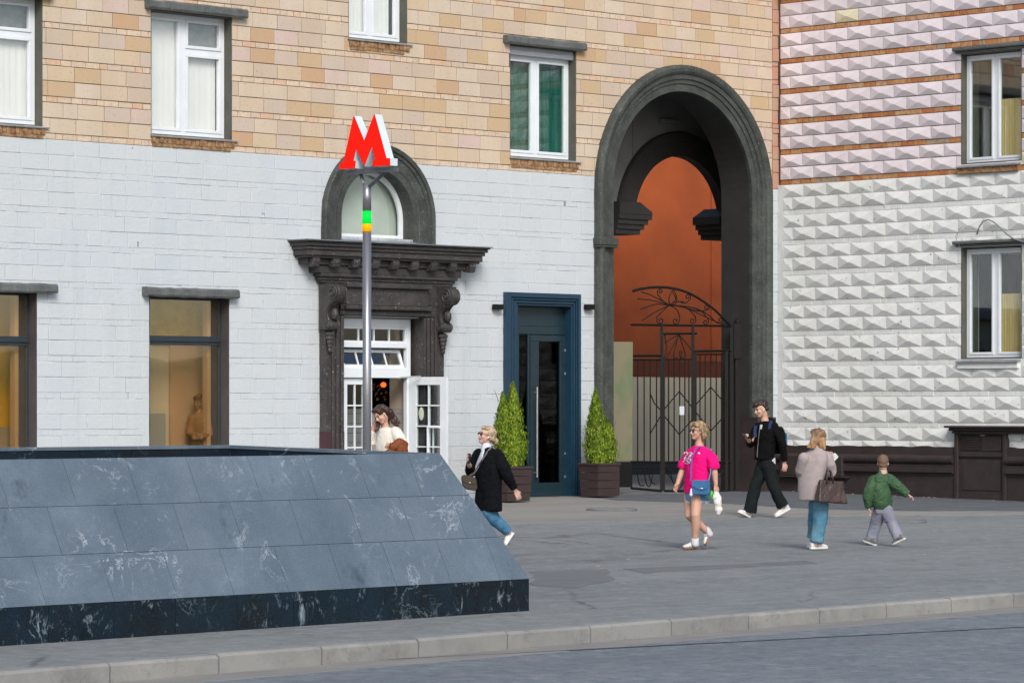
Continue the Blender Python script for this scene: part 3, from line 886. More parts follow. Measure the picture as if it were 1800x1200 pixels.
# ground floor shop windows
def shop_window(h, lint, wallmat):
    u0, u1, v0, v1 = h
    w = -.26
    mb = MB(); f = .05
    vt = LP((402 if h is W6 else 65) - 60, 597)[1]
    mb.box(LF, u0, u1, v1 - f, v1, w, w + .07); mb.box(LF, u0, u1, v0, v0 + f, w, w + .07)
    mb.box(LF, u0, u0 + f, v0 + f, v1 - f, w, w + .07); mb.box(LF, u1 - f, u1, v0 + f, v1 - f, w, w + .07)
    mb.box(LF, u0 + f, u1 - f, vt - .085, vt + .06, w, w + .085); mb.box(LF, u0 + f, u1 - f, vt - .03, vt + .02, w + .085, w + .105)
    o = bevel(mb.build('shop_window', M['darkframe'], house), .006)
    for y0, y1 in ((v0 + f, vt - .085), (vt + .06, v1 - f)):
        q = MB(); q.box(LF, u0 + f, u1 - f, y0, y1, w + .03, w + .042); q.build('pane', M['glass_amber'], o)
    reveal_liner(LF, h, -.5, -.003, .02, False).build('reveal', M['reveal_dark'], o)
    hood(LF, o, lint[0], lint[1], v1 - .02, v1 + .125, .15)
    # the shallow lit-from-outside room behind the glass
    r = MB(); d = -.80
    r.box(LF, u0 - .5, u1 + .9, -.1, v1 + .5, d - .1, d); r.box(LF, u0 - .5, u1 + .9, v1 + .4, v1 + .5, d, -.52)
    r.box(LF, u0 - .5, u1 + .9, -.05, 0.02, d, -.52)
    r.box(LF, u0 - .6, u0 - .5, -.1, v1 + .5, d, -.52)
    r.box(LF, u1 + .9, u1 + 1.0, -.1, v1 + .5, d, -.52)
    r.build('room_wall', wallmat, o)
    return o
o5 = shop_window(W5, (U(65) - (W6[1] - W6[0]) - .1, U(92)), M['room_amber'])
o6 = shop_window(W6, (U(249), U(411)), M['room_beige'])
q = MB(); q.box(LF, W6[1] - .20, W6[1] - .13, 0, W6[3], -.42, -.30); q.build('jamb_trim', M['room_orange'], o6)
q = MB(); q.box(LF, W6[0] + 1.02, W6[1] + .7, 0, W6[3] - .72, -.795, -.75); q.build('column', M['room_orange'], o6)
q = MB(); q.box(LF, W6[0] - .3, W6[0] + .85, 0, 1.45, -.79, -.66); q.build('counter', M['room_grey'], o6)
q = MB(); q.box(LF, W6[0] - .3, W6[1] + .6, W6[3] - .72, W6[3] + .3, -.79, -.72); q.build('reflection_panel', simple('painted_tree_reflection', (.86, .64, .14), (.46, .40, .08), 2.2, .7, .3, sharp=(.4, .6)), o6)  # added panel; its gold-green colour paints the trees reflected in the upper pane
q = MB(); q.box(LF, W5[1] - .19, W5[1] - .12, 0, W5[3], -.42, -.30); q.build('jamb_trim', M['room_orange'], o5)
q = MB(); q.box(LF, W5[0], W5[1] + .5, 0, 1.25, -.79, -.6); q.build('counter', M['cream_panel'], o5)
q = MB(); hx_, hz_ = W5[1] - .66, W5[3] - .80
q.tube([LF(hx_, hz_, -.42), LF(hx_ + .10, hz_ - 1.0, -.42)], .022, 8); q.tube([LF(hx_, hz_, -.42), LF(hx_ - .10, hz_ - 1.0, -.42)], .022, 8); q.tube([LF(hx_, W5[3], -.42), LF(hx_, hz_, -.42)], .012, 8)
q.rings([(LF(hx_, hz_ - 1.35, -.42), Vector((.05, 0, 0)), Vector((0, .05, 0))), (LF(hx_, hz_ - 1.0, -.42), Vector((.17, 0, 0)), Vector((0, .11, 0))), (LF(hx_, hz_ - .98, -.42), Vector((.16, 0, 0)), Vector((0, .10, 0)))], 16)
hb = thing('hanging_basket', LF(hx_, hz_ - 1.35, -.42), 'cream hanging basket on cords behind the leftmost amber window', 'basket')
q.build('basket_body', M['yellow_curtain'], hb)
q = MB(); q.box(LF, W5[1] - .62, W5[1] - .42, 2.05, 2.35, -.795, -.785); q.build('notice', M['paper'], o5)

# ------------------------------------------------------------------ arched window above the entrance
pr = [(-.005, .03), (.10, .03), (.12, .045), (.27, .05), (.28, .075), (.33, .08), (.34, .11), (.40, .125), (.415, .10)]
av = archivolt(LF, AW, pr, -.45, vb=AW.vb - .10).build('arched_window', M['arch'], house)
mb = MB(); n = 24; w = -.30
cx, cv, R = AW.c, AW.vs, AW.R
outer = [(AW.ul, AW.vb)] + [(cx - R * math.cos(math.pi * i / n), cv + R * math.sin(math.pi * i / n)) for i in range(n + 1)] + [(AW.ur, AW.vb)]
s_ = 1 - .075 / R
inner = [(cx + (u - cx) * s_, (cv + (v - cv) * s_) if v >= cv else max(v, AW.vb + .07)) for u, v in outer]
for i in range(len(outer) - 1):
    mb.prism(LF, [outer[i], outer[i + 1], inner[i + 1], inner[i]], w, w + .06)
mb.box(LF, AW.ul, AW.ur, AW.vb, AW.vb + .07, w, w + .058)
mb.build('window_frame', M['pvc'], av)
mb = MB(); mb.prism(LF, inner, w + .02, w + .03); mb.build('pane', M['glass'], av)
mb = MB(); mb.prism(LF, [(cx + (u - cx) * 1.0, v) for u, v in outer], w - .12, w - .11); mb.build('blind', simple('pale_blind', (.62, .65, .60), (.50, .54, .52), 1.2, .8, .2), av)
mb = MB()      # metal sill over a little brick course
vs = [LF(u, AW.vb + b, a) for u in (AW.ul - .02, AW.ur + .02) for a, b in ((-.28, .03), (-.28, 0), (.20, -.10), (.20, -.085))]
mb.add(vs, [(0, 1, 2, 3), (7, 6, 5, 4)] + [(j, (j + 1) % 4, (j + 1) % 4 + 4, j + 4) for j in range(4)])
mb.box(LF, AW.ul - .42, AW.ur + .48, AW.vb - .115, AW.vb - .10, 0, .24)
mb.build('sill', M['sheet'], av)
random.seed(8); mb = MB(); u = AW.ul + .5
while u < AW.ur + .38:
    mb.box(LF, u, u + .045, AW.vb - .20, AW.vb - .117, 0, .19 + random.uniform(-.01, .005)); u += .055
mb.build('brick_corbel', M['brick_dark'], av)

# ------------------------------------------------------------------ entrance portal
portal = None
mb = MB()
vE = ED[3]
vC = LP(660, 500)[1]                        # underside of the bed mould
pl0, pl1 = U(561), ED[0] + .006; pr0, pr1 = ED[1] - .006, U(770)
PW = .15
# pilasters, architrave with stepped mouldings
mb.box(LF, pl0, pl1, 0, vE + .02, -.3, PW); mb.box(LF, pr0, pr1, 0, vE + .02, -.3, PW)
for d, t in ((.035, .05), (.13, .04), (.22, .035)):
    mb.box(LF, pl1 - d - .06, pl1 - d, 0, vE, PW, PW + t * .7); mb.box(LF, pr0 + d, pr0 + d + .06, 0, vE, PW, PW + t * .7)
mb.box(LF, pl0, pr1, vE + .02, vC, -.3, PW)
vv = vE + .03; tt = [(.07, .03), (.09, .055), (.05, .03)]
for h_, t in tt:
    mb.box(LF, pl1 - .12, pr0 + .12, vv, vv + h_, PW, PW + t); vv += h_ + .012
mb.box(LF, pl1 - .02, pr0 + .02, vC - .36, vC - .07, PW, PW + .075)
mb.box(LF, pl1 - .05, pr0 + .05, vC - .07, vC, PW, PW + .14)
mb.box(LF, pl1 - .05, pr0 + .05, vC - .42, vC - .36, PW, PW + .11)
portal = bevel(mb.build('entrance_portal', M['portal'], house), .012)
M['oxblood'] = simple('oxblood_paint', (.060, .026, .034), (.05, .022, .03), 6, .6, .4, bump=.4)
mb = MB(); mb.box(LF, pl0 - .003, pl1 - .001, 0, LP(570, 758)[1], -.02, PW + .004); mb.build('painted_foot', M['oxblood'], portal); mb = MB(); mb.box(LF, pr0 + .001, pr1 + .003, 0, LP(570, 758)[1], -.02, PW + .004)
mb.build('painted_foot', M['oxblood'], portal)
# cornice
c0 = U(507); c1 = U(862, .46)
yt = LP(660, 430)[1]
def vat(py): return LP(660, py)[1]
mb = MB()
layers = [(430, 433, .47), (433, 439, .44), (439, 445, .405), (445, 455, .375), (455, 459, .34)]
def lay(y0, y1, o, inset, extra=0):
    mb.box(LF, c0 + inset, c1 - inset, vat(y1), vat(y0), -.02, o)
for y0, y1, o in layers: lay(y0, y1, o, (.47 - o))
lay(459, 470, .24, .20); lay(470, 484, .20, .42)
for y0, y1, o, i_ in ((484, 490, .22, .52), (490, 496, .18, .55), (496, 500.5, .16, .58)): lay(y0, y1, o, i_)
bevel(mb.build('cornice', M['portal'], portal), .010)
mb = MB(); lay(428.3, 430.2, .50, -.03); mb.build('flashing', M['flash'], portal)
nm = 9; a0, a1 = c0 + .30, c1 - .30
for i in range(nm):
    u = a0 + (a1 - a0) * i / (nm - 1); q = MB()
    va, vb_ = vat(475), vat(459.3)
    pts = [(.18, vb_), (.355, vb_), (.355, vb_ - .055), (.33, va + .01), (.28, va), (.18, va + .02)]
    vs = [LF(x, b, a) for x in (u - .07, u + .07) for a, b in pts]; k_ = len(pts)
    q.add(vs, [list(range(k_)), list(range(2 * k_ - 1, k_ - 1, -1))] + [(j, (j + 1) % k_, (j + 1) % k_ + k_, j + k_) for j in range(k_)])
    bevel(q.build('modillion', M['portal'], portal), .01)
# scroll consoles
def console(uc, wid):
    vt, vb_ = LP(565, 499)[1], LP(565, 585)[1]; H = vt - vb_
    pts = []                                    # side outline in (w, v): volute on top, small one below
    R1 = .17 * H; R2 = .10 * H
    c1_ = (PW + .36 - R1, vt - R1 - .02); c2_ = (PW + .17 - R2, vb_ + R2 + .04)
    pts.append((PW - .1, vt - .0))
    pts.append((PW + .26, vt))
    for i in range(9): t = R_(80 - 22 * i); pts.append((c1_[0] + R1 * math.cos(t), c1_[1] + R1 * math.sin(t)))
    for i in range(6):
        t = (i + 1) / 7; pts.append((c1_[0] - R1 * .2 + (c2_[0] + R2 * .4 - c1_[0]) * t + .07 * math.sin(math.pi * t) * -1, c1_[1] - R1 + (c2_[1] + R2 - c1_[1] + R1) * t))
    for i in range(8): t = R_(80 - 28 * i); pts.append((c2_[0] + R2 * math.cos(t), c2_[1] + R2 * math.sin(t)))
    pts.append((PW - .1, vb_ + .05))
    q = MB(); k_ = len(pts)
    vs = [LF(x, b, a) for x in (uc - wid / 2, uc + wid / 2) for a, b in pts]
    q.add(vs, [list(range(k_)), list(range(2 * k_ - 1, k_ - 1, -1))] + [(j, (j + 1) % k_, (j + 1) % k_ + k_, j + k_) for j in range(k_)])
    for (cc, RR) in ((c1_, R1), (c2_, R2)):     # spiral fillets on the cheek
        for sgn in (-1, 1):
            sp = []
            for i in range(34):
                t = i / 33; rr = RR * (.88 - .74 * t); an = R_(90 - 680 * t)
                sp.append(LF(uc + sgn * (wid / 2 + .006), cc[1] + rr * math.sin(an), cc[0] + rr * math.cos(an)))
            q.tube(sp, .014, 6)
            q.ellipsoid(LF(uc + sgn * wid / 2, cc[1], cc[0]), Vector((.02, 0, 0)), Vector((0, .03, 0)), Vector((0, 0, .03)), 8, 6)
    # two raised beads down the front and a leaf drop below
    for du in (-wid * .38, wid * .38):
        q.tube([LF(uc + du, pts[i][1], pts[i][0] + .006) for i in range(3, len(pts) - 3)], .014, 6)
    for i in range(5):
        t = i / 4; q.ellipsoid(LF(uc, vb_ - .02 - .26 * t, PW + .05), Vector((wid * (.46 - .28 * t), 0, 0)), Vector((0, .055 - .03 * t, 0)), Vector((0, 0, .055 - .01 * t)), 10, 7)
    q.ellipsoid(LF(uc, vb_ + .30, PW + .16), Vector((wid * .3, 0, 0)), Vector((0, .07, 0)), Vector((0, 0, .10)), 10, 7)
    q.build('scroll_bracket', M['portal'], portal)
console(U(556) + .12, .21); console(U(757) + .10, .21)

# white PVC entrance ------------------------------------------------------------
ew = -.12
eu0, eu1 = U(596, ew), U(722, ew)
def ev(py): return LP(660, py, ew)[1]
mb = MB()
f = .085
vtop = ev(560); vm1 = ev(607); vm2 = ev(652); vm2b = ev(664)
mb.box(LF, eu0, eu0 + f, 0, vtop, ew - .09, ew); mb.box(LF, eu1 - f, eu1, 0, vtop, ew - .09, ew)
mb.box(LF, eu0 + f, eu1 - f, vtop - .14, vtop, ew - .088, ew + .002)
mb.box(LF, eu0 + f, eu1 - f, ev(611), ev(602), ew - .085, ew)
mb.box(LF, eu0 + f, eu1 - f, ev(664), ev(646), ew - .086, ew + .03)
mid = U(652, ew)
mb.box(LF, mid - .04, mid + .03, 0, ev(664), ew - .085, ew - .003)
ent = bevel(mb.build('entrance_door', M['pvc'], house), .008)
def lights(fr, parent, u0, u1, v0, v1, w, nu, nv, gm, fw=.06, bar=.022, name='transom_window', th=.05):
    mb = MB()
    mb.box(fr, u0, u1, v0, v0 + fw, w, w + th); mb.box(fr, u0, u1, v1 - fw, v1, w, w + th)
    mb.box(fr, u0, u0 + fw, v0 + fw, v1 - fw, w, w + th); mb.box(fr, u1 - fw, u1, v0 + fw, v1 - fw, w, w + th)
    for i in range(1, nu):
        u = u0 + fw + (u1 - u0 - 2 * fw) * i / nu; mb.box(fr, u - bar / 2, u + bar / 2, v0 + fw, v1 - fw, w + .012, w + th - .006)
    for i in range(1, nv):
        v = v0 + fw + (v1 - v0 - 2 * fw) * i / nv; mb.box(fr, u0 + fw, u1 - fw, v - bar / 2, v + bar / 2, w + .010, w + th - .008)
    o = mb.build(name, M['pvc'], parent)
    q = MB(); q.box(fr, u0 + fw, u1 - fw, v0 + fw, v1 - fw, w + .02, w + .03); q.build('pane', gm, o)
    return o
lights(LF, ent, eu0 + f, eu1 - f, ev(602), vtop - .14, ew - .07, 4, 1, M['glass'], .03)
# tilted hopper light: its own frame leaning out at the top
hv0, hv1 = ev(645), ev(612); ang = R_(22)
def TF(u, v, w): return LF(u, hv0 + (v - hv0) * math.cos(ang) - w * math.sin(ang), ew - .05 - (v - hv0) * math.sin(ang) + w * math.cos(ang))
lights(TF, ent, eu0 + f + .01, eu1 - f - .05, hv0, hv1 + .02, 0.0, 4, 1, M['glass'], .05)
lights(LF, ent, eu0 + f + .01, mid - .05, .1, ev(665), ew - .07, 2, 5, M['glass'], .10, name='door_leaf')
# open right leaf, swung outwards
hu = U(719, ew) ; la = R_(-83)
def OF(u, v, w):                # u along the leaf from its hinge
    return Vector((hu + math.cos(la) * u - math.sin(la) * -w * -1, -ew + math.sin(la) * u + math.cos(la) * w * 0, v)) if False else Vector((hu + math.cos(la) * u - math.sin(la) * w, -ew + math.sin(la) * u + math.cos(la) * w, v))
leaf = lights(OF, ent, .02, .80, .08, ev(662), 0.0, 2, 5, M['glass'], .13, name='door_leaf', th=.06)
q = MB(); hz = ev(756) + .05
for ww in (-.04, .10):
    q.tube([OF(.70, hz, ww), OF(.44, hz, ww)], .018, 8); q.tube([OF(.44, hz, ww), OF(.44, hz - .75, ww)], .018, 8)
q.build('handle', M['pvc'], leaf)
q = MB(); q.ellipsoid(OF(.27, ev(727), -.006), OF(.055, 0, 0) - OF(0, 0, 0), OF(0, 0, .006) - OF(0, 0, 0), Vector((0, 0, .11)), 16, 8); q.build('sticker', simple('cream_sticker', (.62, .62, .52), (.45, .5, .42), 12, .5, .3), leaf)
q = MB(); q.tube([OF(.30, ev(661), -.05), LF(U(700, ew), ev(663), ew + .05), LF(U(700, ew), ev(666), ew + .03)], .014, 6); q.build('door_closer', M['steel'], leaf)
# vestibule
q = MB(); vx = U(720, ew)
vz = ev(718)
q.box(LF, vx + .06, vx + .16, vz, 3.0, -.68, -.26); q.box(LF, eu0 - .6, vx + .16, 3.0, 3.1, -3.0, -.26)
q.build('vestibule_wall', M['cream_panel'], ent)
q = MB()
v = 0
while v < vz:
    u_ = -.68 - (.0 if int(v / .16) % 2 else .2)
    while u_ < -.26:
        q.box(LF, vx + .055, vx + .16, v + .004, min(v + .16, vz) - .004, max(u_, -.68) + .004, min(u_ + .42, -.26) - .004); u_ += .42
    v += .16
q.box(LF, vx + .065, vx + .15, 0, vz, -.68, -.26)
v = 0
while v < vz:
    u_ = eu0 - .4 - (.0 if int(v / .16) % 2 else .2)
    while u_ < vx:
        q.box(LF, max(u_, eu0 - .5) + .004, min(u_ + .42, vx + .05) - .004, v + .004, min(v + .16, vz) - .004, -.80, -.72); u_ += .42
    v += .16
q.build('tiled_wall', M['tile'], ent)
q = MB(); q.box(LF, eu0 - .6, vx + .9, 0, 3.1, -3.1, -3.0); q.box(LF, eu0 - .7, eu0 - .6, 0, 3.1, -3.1, -.3); q.box(LF, vx + .9, vx + 1, 0, 3.1, -3.1, -1.1)
q.build('inner_wall', M['room_dark'], ent)
random.seed(4); M['gilt'] = simple('gilt_glass', (.40, .24, .09), (.07, .04, .02), 18, .25, .6, .3)
for i in range(22):
    q = MB(); px, py = random.uniform(652, 679), random.uniform(672, 703); cc = LF(U(px, -1.4), LP(px, py, -1.4)[1], -1.4 + random.uniform(-.05, .05))
    q.ellipsoid(cc, Vector((.035, 0, .01)), Vector((0, .02, 0)), Vector((0, 0, random.uniform(.015, .035))), 6, 5)
    q.build('ornament', M['gilt'], ent)
q = MB(); q.ellipsoid(LF(U(674, -1.35), LP(674, 676, -1.35)[1], -1.35), Vector((.05, 0, 0)), Vector((0, .05, 0)), Vector((0, 0, .045)), 12, 8); q.build('lamp', M['lamp_orange'], ent)

# ------------------------------------------------------------------ petrol blue door
mb = MB()
bu0, bu1 = U(889, .07), U(1021, .07); vbt = LP(950, 515, .07)[1]
iu0, iu1 = BD[0], BD[1]; vbi = BD[3]
prof = [(0, .03), (.03, .03), (.04, .055), (.075, .055), (.085, .035), (.13, .035), (.14, .06), (.16, .06), (.17, .085), (1, .085)]
def frame_band(a, b, t):        # a..b inside->outside fraction
    def ed(k_): return iu0 + (bu0 - iu0) * k_, iu1 + (bu1 - iu1) * k_, vbi + (vbt - vbi) * k_
    l0, r0, t0 = ed(a); l1, r1, t1 = ed(b)
    mb.box(LF, l1, l0, 0, t1, -.02, t); mb.box(LF, r0, r1, 0, t1, -.02, t); mb.box(LF, l0, r0, t0, t1, -.02, t)
for a_, b_, t in ((0, .12, .02), (.12, .30, .045), (.30, .38, .025), (.38, .52, .06), (.52, .6, .04), (.6, 1.0, .08)): frame_band(a_, b_, t)
bd = bevel(mb.build('blue_door', M['blue'], house), .006)
reveal_liner(LF, (BD[0], BD[1], 0, BD[3]), -.4, .018, .015, False).build('reveal', M['blue'], bd)
bw = -.17
def bx(px): return U(px, bw)
def bv(py): return LP(955, py, bw)[1]
mb = MB()
x0, x1 = BD[0] + .015, BD[1] - .015
d0, d1 = bx(930), bx(993)
s0, s1 = bx(909), bx(929)
vb0 = bv(872)
mb.box(LF, x0, x1, bv(540), BD[3] - .015, bw - .05, bw + .02)
mb.box(LF, x0, x1, bv(588), bv(574), bw - .05, bw + .025)
mb.box(LF, x0, x1, bv(574), bv(540), bw - .03, bw - .002)
mb.box(LF, x0, s0 + .03, 0, bv(588), bw - .05, bw + .02); mb.box(LF, s1 - .035, d0 + .0, 0, bv(588), bw - .05, bw + .02)
mb.box(LF, s0 + .03, s1 - .035, 0, bv(830), bw - .05, bw + .02)
mb.box(LF, d1, x1, 0, bv(588), bw - .05, bw + .02)
bevel(mb.build('door_frame', M['blue_dark'], bd), .006)
q = MB(); q.box(LF, s0 + .03, s1 - .035, bv(830), bv(588), bw - .02, bw - .008); q.build('pane', M['glass_dark'], bd)
mb = MB(); g0, g1 = bx(945), bx(982)
mb.box(LF, d0 + .004, d1 - .004, vb0, bv(848), bw - .04, bw + .035); mb.box(LF, d0 + .004, d1 - .004, bv(600), bv(589), bw - .04, bw + .035)
mb.box(LF, d0 + .004, g0, bv(848), bv(600), bw - .04, bw + .035); mb.box(LF, g1, d1 - .004, bv(848), bv(600), bw - .04, bw + .035)
dl = bevel(mb.build('door_leaf', M['blue_dark'], bd), .006)
q = MB(); q.box(LF, g0, g1, bv(848), bv(600), bw - .01, bw + .005); q.build('pane', M['glass_dark'], dl)
q = MB(); hx = U(944, bw + .09)
q.tube([LF(hx, bv(838), bw + .09), LF(hx, bv(680), bw + .09)], .018, 10)
for py in (830, 690): q.tube([LF(hx, bv(py), bw + .03), LF(hx, bv(py), bw + .09)], .009, 8)
q.build('handle', M['steel'], dl)
for py in (615, 656, 797, 838):
    q = MB(); hv = bv(py); q.tube([LF(d1, hv - .06, bw + .045), LF(d1, hv + .06, bw + .045)], .018, 8); q.box(LF, d1 - .05, d1 + .05, hv - .02, hv + .02, bw + .02, bw + .05)
    q.build('hinge', M['sheet'], dl)
q = MB(); q.box(LF, BD[0], BD[1], -.05, vb0 - .004, -.4, .04); q.build('threshold', M['sheet'], bd)
q = MB(); q.box(LF, BD[0] - .6, BD[1] + .6, -.1, 3.2, -2.6, -2.5); q.box(LF, BD[0] - .7, BD[0] - .6, -.1, 3.2, -2.6, -.52); q.box(LF, BD[1] + .6, BD[1] + .7, -.1, 3.2, -2.6, -.52)
q.build('inner_wall', M['room_dark'], bd)

for px, lab in ((873, 'black box lamp on the white wall at the portal side of the blue door'), (1034, 'black box lamp on the white wall between blue door and stone arch')):
    uu = U(px, .04); vv = LP(px, 539.5, .04)[1]
    o = thing('wall_lamp', LF(uu, vv, 0), lab, 'wall lamp', 'black lamps beside the blue door')
    q = MB(); q.box(LF, uu - .10, uu + .09, vv - .045, vv + .045, .03, .12); bevel(q.build('lamp_housing', M['black'], o), .006)
    q = MB(); q.box(LF, uu - .05, uu + .05, vv - .03, vv + .03, .009, .03); q.build('wall_plate', M['black'], o)
    q = MB(); q.box(LF, uu - .08, uu + .07, vv - .049, vv - .0455, .045, .105); q.build('lens', M['glass_dark'], o)

# ------------------------------------------------------------------ the tall arch and passage
pr = [(-.009, .03), (.12, .03), (.13, .055), (.20, .06), (.21, .09), (.29, .095), (.30, .12), (.34, .15), (.40, .16), (.44, .14), (.46, .09)]
arch = archivolt(LF, GA, pr, -.04, 44, -.02).build('stone_arch', M['arch'], house)
# dark painted intrados, 0.73 deep
mb = MB(); n = 40; dp = -.74
rr = GA.R - .004
path = [(GA.ur - .004, -.05)] + [(GA.c + rr * math.cos(math.pi * i / n), GA.vs + rr * math.sin(math.pi * i / n)) for i in range(n + 1)] + [(GA.ul + .004, -.05)]
vs = []
for u, v in path:
    du, dv = u - GA.c, max(0, v - GA.vs); L = math.hypot(du, dv) or 1
    ou, ov = u + du / L * .25, v + dv / L * .25
    vs += [LF(u, v, -.035), LF(u, v, dp), LF(ou, ov, dp), LF(ou, ov, -.035)]
fs = []
for i in range(len(path) - 1):
    for a, b in ((0, 1), (1, 2), (2, 3), (3, 0)): fs.append((4 * i + a, 4 * i + b, 4 * i + 4 + b, 4 * i + 4 + a))
mb.add(vs, fs); mb.build('intrados', M['arch_dark'], arch, smooth=False)
mb = MB()          # brown paint on the lowest part of both jambs
vb1 = LP(1330, 733)[1]
mb.box(LF, GA.ur - .016, GA.ur + .49, -.05, vb1, -.745, .166); mb.build('painted_foot', M['plinth'], arch); mb = MB(); mb.box(LF, GA.ul - .49, GA.ul + .016, -.05, .5, -.745, .166)
mb.build('painted_foot', M['plinth'], arch)
q = MB(); iv = LP(1063, 423)[1]
q.box(LF, GA.ul - .49, GA.ul - .02, iv - .09, iv + .05, 0, .185); q.box(LF, GA.ul - .49, GA.ul - .02, iv - .13, iv - .0905, 0, .175)
bevel(q.build('impost', M['arch'], arch), .02)
# second arch deeper in, standing in a grey wall
W2D = -1.9
su0, su1 = U(1112, W2D), U(1272, W2D)
sv = LP(1193, 275, W2D)[1]; sR = (su1 - su0) / 2
SA = arch_hole(su0, su1, -.1, sv - sR)
pu0, pu1 = gul - .7, gur + 2.8
ctop = GA.vs + GA.R + .35
mb = MB()
vi0 = LP(1120, 413, W2D)[1]
backing(mb, LF, pu0, pu1, -.2, ctop, [SA, (pu0, pu1, -.3, vi0 - .002)], W2D - .14, W2D, 0)
mb.box(LF, pu0 - .3, pu0, -.2, ctop, -2.34, -.52); mb.box(LF, pu1, pu1 + .3, -.2, ctop, -2.34, -.52)
mb.box(LF, pu0 - .3, pu1 + .3, ctop, ctop + .3, -1.99, -.52)
passage = mb.build('passage_wall', M['passage_grey'], house)
archivolt(LF, SA, [(0, W2D + .06), (.30, W2D + .06), (.31, W2D + .09), (.44, W2D + .10), (.46, W2D + .05)], W2D - .15, 30, vi0).build('inner_arch', M['arch_dark'], passage)
vi0, vi1 = LP(1120, 413, W2D)[1], LP(1120, 357, W2D)[1]
for (a, b, sg) in ((su0 - .55, su0 + .0, 1), (su1, su1 + .55, -1)):
    q = MB()
    st_ = [(0, .08), (.10, .14), (.16, .22), (.24, .30), (.30, .34)]
    for i in range(4):
        y0 = vi0 + (vi1 - vi0) * .62 * i / 4; y1 = vi0 + (vi1 - vi0) * .62 * (i + 1) / 4; e = .10 + .075 * i
        q.box(LF, a - (e if sg < 0 else 0), b + (e if sg > 0 else 0), y0, y1, W2D - .5, W2D + .1 + .03 * i)
    y0 = vi0 + (vi1 - vi0) * .62
    ee = .325
    if sg > 0: pts = [(a, y0), (b + ee, y0), (b + ee, y0 + .05), (b, vi1), (a, vi1)]
    else: pts = [(a - ee, y0), (b, y0), (b, vi1), (a, vi1), (a - ee, y0 + .05)]
    q.prism(LF, pts, W2D - .5, W2D + .2)
    q.build('impost', M['arch_dark'], passage)
q = MB(); lw = U(1174, W2D + .02); lv_ = LP(1174, 214, W2D)[1]
q.box(LF, lw - .25, lw + .25, lv_ - .03, lv_ + .03, W2D, W2D + .09); q.build('tube_lamp', M['sheet'], passage)
# back wall of the passage: orange plaster, red band, cream dado, black foot
BW = -12.0  # set far back across the added yard so more skylight reaches it
def bwv(py): return LP(1190, py, BW)[1]
bu = (pu0, pu1 + .3)
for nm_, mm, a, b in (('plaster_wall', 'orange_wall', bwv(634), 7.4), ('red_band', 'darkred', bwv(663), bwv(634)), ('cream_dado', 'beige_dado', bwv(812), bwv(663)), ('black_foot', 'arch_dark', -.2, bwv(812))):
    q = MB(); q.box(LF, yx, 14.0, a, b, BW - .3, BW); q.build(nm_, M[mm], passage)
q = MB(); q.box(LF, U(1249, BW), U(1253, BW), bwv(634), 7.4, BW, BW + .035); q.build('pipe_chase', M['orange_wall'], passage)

# ------------------------------------------------------------------ wing with diamond-pointed blocks
UR = lambda px, w=0: RP(px, 600, w)[0]
wing = thing('rusticated_wing', (0, -5, 0), 'projecting wing faced with diamond-pointed blocks, pink above, white below, brown plinth', 'house')
VP_ = RP(1368, 326)[1]
RW1 = (UR(1690), UR(1690) + 1.52, RP(1740, 286)[1], RP(1740, 91)[1])
RW2 = (UR(1690), UR(1690) + 1.52, RP(1740, 630)[1], RP(1740, 433)[1])
# the frames end at 1797 px: openings are as wide as that shows
RW1 = (RW1[0], UR(1797), RW1[2], RW1[3]); RW2 = (RW2[0], UR(1797), RW2[2], RW2[3])
VPL = RP(1400, 788)[1]
HR = [RW1, RW2]
UE = UR(2150)
st = dict(gap=.012, front=.01, jit=.003, len=.548, arch_in=0, diamond=True, gj=lambda: random.uniform(.7, 1.5))
random.seed(21)
mb = masonry(RF, HR, .06, UE, VP_, TOP, VP_, st)
backing(mb, RF, .01, UE, VP_, TOP, HR, -.5, -.012, 2)
mb.build('pink_wall', [M['pink'], M['orange_brick'], M['mortar']], wing)
st = dict(gap=.006, front=.01, jit=.003, len=.548, arch_in=0, diamond=True, nar_w=.004, gj=lambda: random.uniform(.3, 1.8))
mb = masonry(RF, HR, .12, UE, VPL - .06, VP_ - .004, VP_, st)
backing(mb, RF, .01, UE, VPL - .2, VP_, HR, -.5, 0.0, 2)
mb.box(RF, .012, .115, VPL - .1, VP_, -.1, .02, 2)
mb.build('white_wall', [M['whited'], M['whited'], M['whited_joint']], wing)
mb = MB()
mb.box(RF, -6, UE, TOP, TOP + .3, -9, .25); mb.box(RF, UE, UE + .5, -.3, TOP, -9, 0); mb.box(RF, .6, UE, -.3, TOP, -9, -8.5)
mb.build('rear_shell', M['narrow'], wing)
